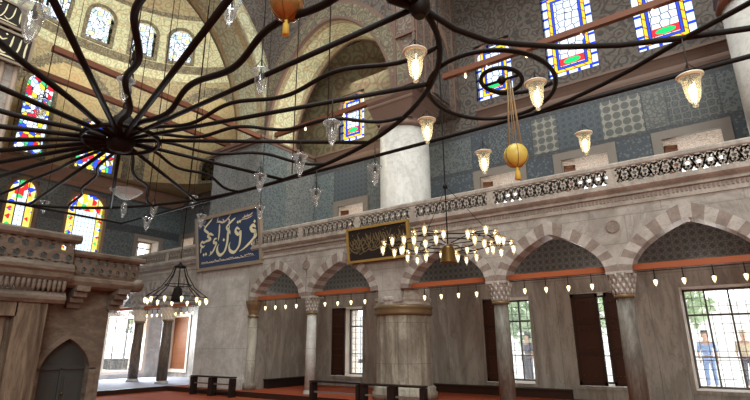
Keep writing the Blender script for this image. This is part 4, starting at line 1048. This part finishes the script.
# ---- glass lamps of the great chandelier
def make_lamp(loc, label, lit, top, big=1.0):
    x, y, z = loc; g = 'lit glass cup lamps on the iron chandelier' if lit else 'unlit glass cup lamps on the iron chandelier'
    root = thing('hanging_lamp', label, 'lamp', loc, g); b = big
    prof = [(.004, -.175), (.022, -.165), (.026, -.15), (.014, -.138), (.03, -.125), (.046, -.1), (.062, -.04), (.07, .03), (.076, .085), (.09, .115), (.1, .125), (.1, .133)]
    mb = MB(); mb.lathe([(r * b, h * b) for r, h in prof], loc, 20, cap=False); cup = mb.obj('glass_cup', 'lit_glass' if lit else 'clear_glass', root)
    mb = MB(); mb.lathe([(.09 * b, .118 * b), (.11 * b, .128 * b), (.112 * b, .14 * b), (.085 * b, .136 * b)], loc, 20, cap=False); mb.obj('rim', 'lit_rim' if lit else 'clear_glass', cup)
    mb = MB(); mb.lathe([(.006, -.13), (.024, -.09), (.034, -.03), (.03, .02), (.018, .05)], loc, 12); mb.obj('bulb', 'lamp_light' if lit else 'clear_glass', root)
    mb = MB(); mb.lathe([(.02, .055), (.026, .06), (.026, .11), (.012, .13), (.01, .17)], loc, 10)
    for k in range(3): a = 2 * PI * k / 3; mb.tube([(x + .1 * b * math.cos(a), y + .1 * b * math.sin(a), z + .13 * b), (x, y, z + .3)], .004, 4)
    mb.obj('socket', 'iron', root)
    mb = MB(); mb.tube([(x, y, z + .16), (x, y, top)], .007, 5); mb.obj('wire', 'wire', root)
    return root
LAMPS = [  # x, y, z, lit, label
 (-4.08, 1.11, 4.01, 0, 'large clear glass lamp at the upper left corner, beside the black plaques'),
 (-5.69, 2.63, 4.65, 0, 'clear glass lamp hanging just above the hub of the iron chandelier'),
 (-3.65, 2.59, 4.85, 0, 'clear glass lamp at the top edge left of the brown globe'),
 (-4.01, 3.34, 4.52, 0, 'clear glass lamp where the two painted arches meet, below the brown globe'),
 (-7.4, 2.34, 4.76, 0, 'clear glass lamp in front of the tall coloured window at the far left'),
 (-10.8, 5.95, 4.33, 0, 'small clear lamp left of the far gallery window, at the frame corner of the chandelier'),
 (-10.18, 5.72, 4.49, 0, 'small clear lamp directly above the far gallery window'),
 (-10.09, 6.63, 4.9, 0, 'small clear lamp over the upper left corner of the navy board'),
 (-9.35, 6.39, 4.27, 0, 'small clear lamp hanging over the left part of the navy board'),
 (-6.1, 5.22, 4.21, 0, 'clear lamp above the right corner of the navy board, where rim and bar cross'),
 (-8.25, 7.12, 4.44, 0, 'clear lamp in front of the right edge of the navy board'),
 (-4.59, 4.62, 4.01, 0, 'clear glass lamp in front of blue tiles right of the navy board'),
 (-3.56, 4.1, 4.03, 0, 'clear glass lamp left of the small arched stained window'),
 (-5.66, 6.13, 4.09, 0, 'clear glass lamp above the gallery window left of the round shaft'),
 (-4.1, 5.74, 4.08, 0, 'clear glass lamp at the left edge of the tall round shaft'),
 (-13.2, 4.65, 4.85, 0, 'small clear lamp between the two coloured end wall windows'),
 (-2.15, 3.7, 4.24, 1, 'lit glass lamp at the upper middle, under the iron joint'),
 (-2.94, 5.32, 4.35, 1, 'lit glass lamp at the right edge of the tall round shaft'),
 (-2.6, 6.37, 4.15, 1, 'lit glass lamp left of the gold globe'),
 (-1.39, 5.06, 4.27, 1, 'lit glass lamp under the right side of the scroll loop'),
 (-1.36, 7.17, 4.41, 1, 'lit glass lamp right of the gold globe, before a gallery window'),
 (.03, 5.35, 4.0, 1, 'lit glass lamp nearest the right edge of the photo'),
]
for x, y, z, lit, nm in LAMPS:
    make_lamp((x, y, z), nm, lit, CZ if z < 4.42 else 27.0, 1.1 if lit else 1.0)
# shallow glass dish under the hub side
root = thing('glass_dish', 'wide shallow glass dish hanging below the hub of the iron chandelier', 'lamp', (-9.55, 4.75, 4.3))
mb = MB(); mb.lathe([(.01, -.14), (.1, -.12), (.22, -.04), (.3, .04), (.31, .05)], (-9.55, 4.75, 4.55), 24, cap=False); mb.obj('bowl', 'clear_glass', root)
mb = MB(); mb.tube([(-9.55, 4.75, 4.45), (-9.55, 4.75, 27)], .008, 5); mb.obj('wire', 'wire', root)
mb = MB(); mb.lathe([(.02, -.5), (.05, -.4), (.06, -.28), (.03, -.2)], (-9.55, 4.75, 4.55), 12); mb.obj('drop', 'clear_glass', root)

# ---- hanging globes
def globe(loc, r, mat, label, top, cords, tl=.12):
    x, y, z = loc; root = thing('globe', label, 'ornament', loc)
    mb = MB(); n = 24; mb.lathe([(max(.001, r * math.sin(PI * k / 16)) * 1.0, -r * 1.04 * math.cos(PI * k / 16)) for k in range(17)], loc, n, cap=False); g = mb.obj('shell', mat, root)
    mb = MB()
    for k in range(6):
        a = PI / 3 * k; mb.tube([(x + r * 1.01 * math.sin(t) * math.cos(a), y + r * 1.01 * math.sin(t) * math.sin(a), z - r * 1.05 * math.cos(t)) for t in [PI * j / 12 for j in range(13)]], .0035, 4)
    mb.obj('seam', 'bronze', g)
    mb = MB(); mb.lathe([(.012, -r - .0), (.02, -r - .02), (.012, -r - .03), (.03, -r - .06), (.034, -r - .03 - tl), (.01, -r - .03 - tl)], loc, 10); mb.obj('tassel', 'tassel', root)
    mb = MB()
    for k in range(cords):
        a = 2 * PI * k / cords; mb.tube([(x + r * .55 * math.cos(a), y + r * .55 * math.sin(a), z + r * .86), (x + .02 * math.cos(a), y + .02 * math.sin(a), top)], .006, 4)
    mb.obj('cords', 'cord', root)
globe((-1.7, 5.1, 3.63), .135, 'egg_amber', 'gold ribbed globe with tassel hanging on cords under the scroll loop', CZ, 6)
globe((-2.98, 2.74, 4.72), .165, 'egg_brown', 'shiny brown globe with yellow tassel at the top edge of the photo', 27.0, 3, .14)

# ---- small ring chandelier with many lit cups
def ring_chandelier(c, label):
    root = thing('ring_chandelier', label, 'chandelier', c); cx, cy, cz = c
    ax = Vector((.815, .58, 0)); bx = Vector((-.58, .815, 0)); Cc = Vector(c)
    def V(r, a, z=0): return Cc + ax * (r * math.cos(a)) + bx * (r * math.sin(a)) + Vector((0, 0, z))
    mb = MB(); mb.tube([V(1.0, PI / 3 * k) for k in range(6)], .012, 6, 0, True); mb.obj('hexagon_frame', 'iron', root)
    mb = MB(); mb.tube([V(.5, 2 * PI * k / 40) for k in range(40)], .012, 6, 0, True); mb.obj('inner_ring', 'iron', root)
    mb = MB(); mb.lathe([(.05, -.03), (.09, -.05), (.11, -.09), (.145, -.33), (.155, -.35), (.14, -.36)], c, 24); mb.obj('bell', 'bronze', root)
    spots = []
    for k in range(6):
        v = V(1.0, PI / 3 * k); mb = MB(); mb.tube([v + ax * .2 * math.cos(a) + bx * .2 * math.sin(a) for a in [2 * PI * j / 20 for j in range(20)]], .009, 6, 0, True); mb.obj('rosette_ring', 'iron', root)
        for j in range(6): a = 2 * PI * j / 6 + .4; spots.append(v + ax * .21 * math.cos(a) + bx * .21 * math.sin(a) + Vector((0, 0, (-.1 if j % 2 else .04))))
        mb = MB(); mb.tube([V(.1, PI / 3 * k), V(.5, PI / 3 * k, .05), V(.88, PI / 3 * k)], .01, 6); mb.obj('arm', 'iron', root)
        if k % 2 == 0: mb = MB(); mb.tube([V(.95, PI / 3 * k, .02), V(.02, 0, 1.1)], .006, 5); mb.obj('stay_rod', 'iron', root)
    for k in (1.5, 1.2, 1.8, 4.3, 4.7, 0.5, 2.5, 3.5, 5.5): spots.append(V(.96, PI / 3 * k))
    for v in spots:
        mb = MB(); mb.lathe([(.004, -.13), (.016, -.12), (.02, -.105), (.034, -.06), (.042, 0), (.05, .035), (.056, .042)], v, 10, cap=False); l = mb.obj('lamp_cup', 'lit_glass', root)
        mb = MB(); mb.lathe([(.008, -.09), (.02, -.06), (.026, -.01), (.012, .03)], v, 8); mb.obj('bulb', 'small_light', l)
        mb = MB(); mb.lathe([(.056, .04), (.06, .044), (.056, .05), (.012, .06), (.008, .1)], v, 8); mb.obj('cap', 'gilt', l)
    mb = MB(); mb.tube([(cx, cy, cz), (cx, cy, cz + 1.1), (cx, cy, 27)], .012, 6); mb.lathe([(.02, 1.05), (.05, 1.1), (.02, 1.16)], c, 8); mb.obj('rod', 'iron', root)
ring_chandelier((-4.08, 8.0, 3.38), 'ring chandelier with clusters of lit glass cups and a bronze bell in the middle')

# ---- far lantern chandelier on the left
def lantern_chandelier(c, label):
    root = thing('lantern_chandelier', label, 'chandelier', c); cx, cy, cz = c; Cc = Vector(c); R = .96
    def V(r, a, z=0): return Cc + Vector((r * math.cos(a), r * math.sin(a), z))
    mb = MB(); mb.tube([V(R, 2 * PI * k / 48) for k in range(48)], .014, 6, 0, True); mb.obj('ring', 'iron', root)
    mb = MB(); mb.tube([V(.42, 2 * PI * k / 32, .42) for k in range(32)], .016, 6, 0, True); mb.obj('inner_ring', 'iron', root)
    mb = MB(); mb.lathe([(.05, .98), (.18, 1.0), (.2, 1.05), (.14, 1.07), (.06, 1.12), (.02, 1.2)], c, 12); mb.obj('crown', 'iron', root)
    for k in range(8):
        a = PI / 4 * k + .2; mb = MB(); mb.tube([V(.18, a, 1.02), V(.27, a, .75), V(.52, a, .35), V(R, a, .02)], .016, 6); mb.obj('arm', 'iron', root)
    mb = MB(); mb.lathe([(.03, .4), (.13, .3), (.16, .15), (.19, -.05), (.17, -.12), (.05, -.14)], c, 10, sm=False); mb.obj('lantern', 'iron', root)
    mb = MB(); mb.tube([(cx, cy, cz + 1.3), (cx, cy, 27)], .014, 6); mb.obj('rod', 'iron', root)
    for k in range(12):
        v = V(R, 2 * PI * k / 12 + .1, -.06); mb = MB(); mb.lathe([(.006, -.16), (.03, -.13), (.05, -.05), (.066, .04)], v, 10, cap=False); l = mb.obj('lamp_cup', 'lit_glass', root)
        mb = MB(); mb.lathe([(.01, -.12), (.034, -.07), (.04, -.01), (.02, .04)], v, 8); mb.obj('bulb', 'small_light', l)
lantern_chandelier((-14.95, 9.6, 3.12), 'dark lantern chandelier with a ring of small lights, left of the navy board')

# ---- small bulbs under the arches (hang on a wire)
tpl = None; ordn = ['leftmost', 'second', 'third', 'rightmost lit']
bn = ['under the arch nearest the right edge', 'under the arch with the closed dark shutters', 'under the arch right of the round pier', 'under the arch left of the round pier', 'under the arch beside the big pier', 'under the small arch at the left end of the big pier', 'between the two dark far columns', 'beside the far end wall']
for bi, (cx, hf) in enumerate(BAYS):
    for k in range(4):
        loc = (cx + hf * (-.55 + 1.1 * k / 3), YA, 2.86)
        nm = ordn[k] + ' small bulb ' + bn[bi]
        if tpl is None:
            tpl = thing('hanging_bulb', nm, 'lamp', loc, 'small lit bulbs under the arches')
            mb = MB(); mb.lathe([(.003, -.1), (.014, -.09), (.03, -.04), (.045, .02), (.05, .05)], loc, 10, cap=False); mb.obj('glass_cup', 'lit_glass', tpl)
            mb = MB(); mb.lathe([(.01, -.07), (.03, -.03), (.036, .02), (.015, .05)], loc, 8); mb.obj('bulb', 'small_light', tpl)
            mb = MB(); mb.lathe([(.05, .05), (.052, .06), (.012, .075), (.008, .27)], loc, 8); mb.obj('cap', 'iron', tpl)
        else: dup(tpl, loc, nm)
wl = ['thin bulb wire ' + b for b in bn]
for (cx, hf), nm in zip(BAYS, wl):
    mb = MB(); mb.tube([(cx - hf + .25, YA, 3.1), (cx + hf - .25, YA, 3.1)], .01, 5); tag(mb.obj('bulb_wire', 'wire', None, (cx, YA, 3.1)), nm, 'wire', 'bulb wires under the arches')

# ------------------------------------------------------------------ benches
def bench(x0, x1, y, label, h=.66, posts=3):
    root = thing('barrier_rack', label, 'rack', ((x0 + x1) / 2, y, 0)); d = .26
    mb = MB(); mb.box((x0, y - d / 2, h - .04), (x1, y + d / 2, h)); mb.obj('top', 'bench_wood', root)
    for k in range(posts):
        x = x0 + (x1 - x0) * k / (posts - 1); w = .1
        a, b = max(x0, x - w), min(x1, x + w)
        mb = MB(); mb.box((a, y - d / 2 + .02, 0), (b, y + d / 2 - .02, h - .05)); mb.obj('post', 'bench_wood', root)
    mb = MB(); mb.box((x0, y - .03, .12), (x1, y + .03, .17)); mb.obj('lower_rail', 'bench_wood', root)
    mb = MB(); mb.box((x0, y - .03, .36), (x1, y + .03, .4)); mb.obj('middle_rail', 'bench_rail', root)
bench(-9.85, -8.15, 10.75, 'low dark wooden rack with a rail, standing left of the round pier', .67, 2)
bench(-8.1, -6.25, 10.75, 'low dark wooden rack standing in front of the round pier', .66, 3)
bench(-15.7, -13.55, 11.05, 'low rack with dark panels at the foot of the big pier', .62, 3)
mb = MB(); mb.box((-13.94, 12.7, PF), (-13.7, 14.8, .42)); mb.box((-13.94, 12.66, .42), (-13.66, 14.84, .46)); tag(mb.obj('low_bookcase', 'bench_wood', None, (-13.8, 13.7, PF)), 'long low dark bookcase along the right flank of the big pier', 'bookcase')
mb = MB(); mb.box((-9.6, 14.8, PF), (-4.0, 14.97, .36)); mb.box((-9.6, 14.74, .36), (-4.0, 14.97, .4)); tag(mb.obj('low_ledge', 'dark_wood', None, (-7, 14.9, PF)), 'low dark ledge along the back wall right of the round pier', 'ledge')

# ------------------------------------------------------------------ outside
mb = MB(); mb.face([(-60, 16.72, .2), (40, 16.72, .2), (40, 70, .2), (-60, 70, .2)]); mb.face([(-60, 0, .2), (-25.1, 0, .2), (-25.1, 70, .2), (-60, 70, .2)]); struct(mb, 'floor_courtyard', 'outside_ground')
mb = MB(); mb.box((-40, 42, .2), (30, 43, 4.5)); struct(mb, 'wall_courtyard', 'outside_wall')
def tree(x, y, h, label, seed):
    root = thing('tree', label, 'tree', (x, y, .19)); r = random.Random(seed)
    mb = MB(); mb.tube([(x, y, .19), (x + .1, y, h * .4), (x - .1, y + .1, h * .75)], lambda t: .16 * (1 - .6 * t), 8); mb.obj('trunk', 'bark', root)
    mb = MB()
    for k in range(420):
        a, b, q = r.uniform(0, 2 * PI), r.uniform(-1, 1), r.random() ** .4
        p = Vector((x + 1.5 * q * math.cos(a) * math.sqrt(1 - b * b), y + 1.5 * q * math.sin(a) * math.sqrt(1 - b * b), h * .75 + h * .3 * q * b))
        u = Vector((r.uniform(-1, 1), r.uniform(-1, 1), r.uniform(-1, 1))).normalized() * .22; w = u.cross(Vector((r.random(), r.random(), .3))).normalized() * .14
        mb.face([p - u, p + w, p + u, p - w])
    mb.obj('foliage', 'leaf', root)
tree(-7.6, 22, 3.6, 'green tree outside the window with one dark shutter', 1); tree(-6.0, 25.5, 4.2, 'farther green tree outside, behind the slender column', 2); tree(-2.2, 27, 4.6, 'tree outside the wide right hand window', 3); tree(-29, 17.2, 4, 'tree outside the far end window', 4)

def person(x, y, rz, shirt, legs, label, hairm='hair', arm=0.0):
    root = thing('person', label, 'person', (x, y, .2)); ca, sa = math.cos(rz), math.sin(rz)
    def W(p): return (p[0] * ca - p[1] * sa, p[0] * sa + p[1] * ca, p[2])
    def skin(name, verts, edges, radii, mat, rt=0):
        me = bpy.data.meshes.new(name); me.from_pydata([W(v) for v in verts], edges, []); me.materials.append(M[mat])
        o = bpy.data.objects.new(name, me); C.objects.link(o); o.parent = root
        md = o.modifiers.new('s', 'SKIN'); sv = me.skin_vertices[0].data
        for i, r in enumerate(radii): sv[i].radius = (r, r * .85) if not isinstance(r, tuple) else r; sv[i].use_root = (i == rt)
        s2 = o.modifiers.new('d', 'SUBSURF'); s2.levels = 1; s2.render_levels = 2; md.use_smooth_shade = True
        return o
    v = [(0, 0, .95), (0, 0, 1.2), (0, 0, 1.42), (0, 0, 1.52), (0, .01, 1.6), (0, .02, 1.68), (0, .01, 1.76),
         (-.09, 0, .9), (-.1, .02, .5), (-.1, -.02, .09), (-.1, .12, .04), (.09, 0, .9), (.11, .05, .5), (.12, .0, .09), (.12, .14, .04),
         (-.2, 0, 1.4), (-.26, -.01, 1.12), (-.25, .1, .9), (.2, 0, 1.4), (.26, -.01, 1.12), (.24, .1 + arm, .9 + arm)]
    e = [(0, 1), (1, 2), (2, 3), (3, 4), (4, 5), (5, 6), (0, 7), (7, 8), (8, 9), (9, 10), (0, 11), (11, 12), (12, 13), (13, 14), (2, 15), (15, 16), (16, 17), (2, 18), (18, 19), (19, 20)]
    rad = [.14, .13, .14, .055, .075, .09, .06, .09, .06, .045, .035, .09, .06, .045, .035, .065, .045, .035, .065, .045, .035]
    skin('body', v, e, rad, 'skin')
    skin('top_clothing', [v[0], v[1], v[2], v[15], v[16], v[18], v[19], (0, 0, 1.46)], [(0, 1), (1, 2), (2, 3), (3, 4), (2, 5), (5, 6), (2, 7)], [.17, .155, .165, .085, .06, .085, .06, .09], shirt)
    skin('trousers', [(0, 0, .98), v[7], v[8], v[9], v[11], v[12], v[13]], [(0, 1), (1, 2), (2, 3), (0, 4), (4, 5), (5, 6)], [.16, .115, .085, .07, .115, .085, .07], legs)
    skin('hair', [(0, -.02, 1.72), (0, -.03, 1.78), (0, -.06, 1.64)], [(0, 1), (0, 2)], [.105, .075, .08], hairm)
    for s in (-1, 1):
        b = v[17] if s < 0 else v[20]
        for k in range(5):
            dx = (-.025 + .0125 * k) if k < 4 else s * -.04
            L = (.07, .085, .08, .06, .05)[k]; mb = MB(); mb.tube([W((b[0] + dx, b[1] + .02, b[2] - .04)), W((b[0] + dx, b[1] + .04, b[2] - .04 - L * .6)), W((b[0] + dx, b[1] + .03, b[2] - .04 - L))], .009, 6); o = mb.obj('finger' if k < 4 else 'thumb', 'skin'); o.parent = root
person(-.95, 20.0, PI, 'cloth_blue', 'cloth_blue', 'person in blue clothes standing outside the wide right window', 'hair')
person(.08, 20.6, PI, 'cloth_tan', 'cloth_dark', 'person in tan top and pale headscarf outside the wide right window', 'scarf', .12)
person(-6.9, 20.0, PI * .9, 'cloth_dark', 'cloth_dark', 'person in dark clothes outside the window with one shutter', 'hair')

# ------------------------------------------------------------------ light
w = bpy.data.worlds.new('sky'); SC.world = w; w.use_nodes = True
bg = w.node_tree.nodes['Background']; bg.inputs[0].default_value = (.88, .94, 1, 1); bg.inputs[1].default_value = 5.0
def area(name, loc, rot, size, power, col=(1, .95, .88), sy=None):
    l = bpy.data.lights.new(name, 'AREA'); l.energy = power; l.color = col; l.size = size
    if sy: l.shape = 'RECTANGLE'; l.size_y = sy
    o = bpy.data.objects.new(name, l); C.objects.link(o); o.location = loc; o.rotation_euler = rot
    l.cycles.max_bounces = 4 if hasattr(l.cycles, 'max_bounces') else 0
    return o
def aim(o, t): o.rotation_euler = (Vector(t) - o.location).to_track_quat('-Z', 'Y').to_euler()
a = area('dome_fill', (-2, 1, 24), (0, 0, 0), 14, 5000, (.93, 1, .99))  # added soft fill, standing in for daylight from dome windows
a = area('hall_fill', (8, -9, 10), (0, 0, 0), 9, 2650, (.92, 1, .98)); aim(a, (-9, 12, 4))  # added soft fill from behind the camera
a = area('apse_fill', (-18.5, 8.4, 14.0), (0, 0, 0), 5, 620, (1, .95, .8)); aim(a, (-20.5, 9.5, 17))  # added warm fill that brightens the golden half dome
a = area('end_window_daylight', (XE - .2, 12.8, 2.6), (0, 0, 0), 1.6, 750, (.82, .92, 1)); aim(a, (-18, 10.5, 0))
a = area('gallery_fill', (-11, 14.3, 12.6), (0, 0, 0), 2, 60, (1, .93, .8)); aim(a, (-11, 14.4, 8))  # indoor soft fill under the gallery vault, aimed down
def point(name, loc, p, col=(1, .76, .45), r=.1):
    l = bpy.data.lights.new(name, 'POINT'); l.energy = p; l.color = col; l.shadow_soft_size = r
    o = bpy.data.objects.new(name, l); C.objects.link(o); o.location = loc
point('arch_fill', (-11.2, 12.7, 10.2), 170, (1, .93, .75), .3)  # added fill that brightens the arch soffit, no lamp hangs here
for ga, gb in gal_w:
    l_ = area('gallery_window_daylight', ((ga + gb) / 2, YW + 1.55, 5.75), (0, 0, 0), 1.0, 9, (.95, .97, 1), .4); aim(l_, ((ga + gb) / 2, YW + .5, 7.0))
for cx, hf in BAYS[:5]: point('arcade_fill', (cx, 13.6, 3.6), 16, (1, .95, .86), .25)  # extra fill in each bay to lift the back wall, apart from the bulbs
SC.view_settings.view_transform = 'Standard'; SC.view_settings.look = 'None'; SC.view_settings.exposure = 0.0

# ------------------------------------------------------------------ camera
cam = bpy.data.cameras.new('camera'); co = bpy.data.objects.new('camera', cam); C.objects.link(co)
cam.sensor_width = 36; cam.lens = 490.586 / 750 * 36; cam.clip_end = 500
R = ((.81281284, -.16824657, -.55769918), (.58251088, .22810714, .78015909), (-.00404393, -.95898917, .28341387))
m = Matrix(((R[0][0], -R[0][1], -R[0][2], 0), (R[1][0], -R[1][1], -R[1][2], 0), (R[2][0], -R[2][1], -R[2][2], 1.6), (0, 0, 0, 1)))
co.matrix_world = m; SC.camera = co
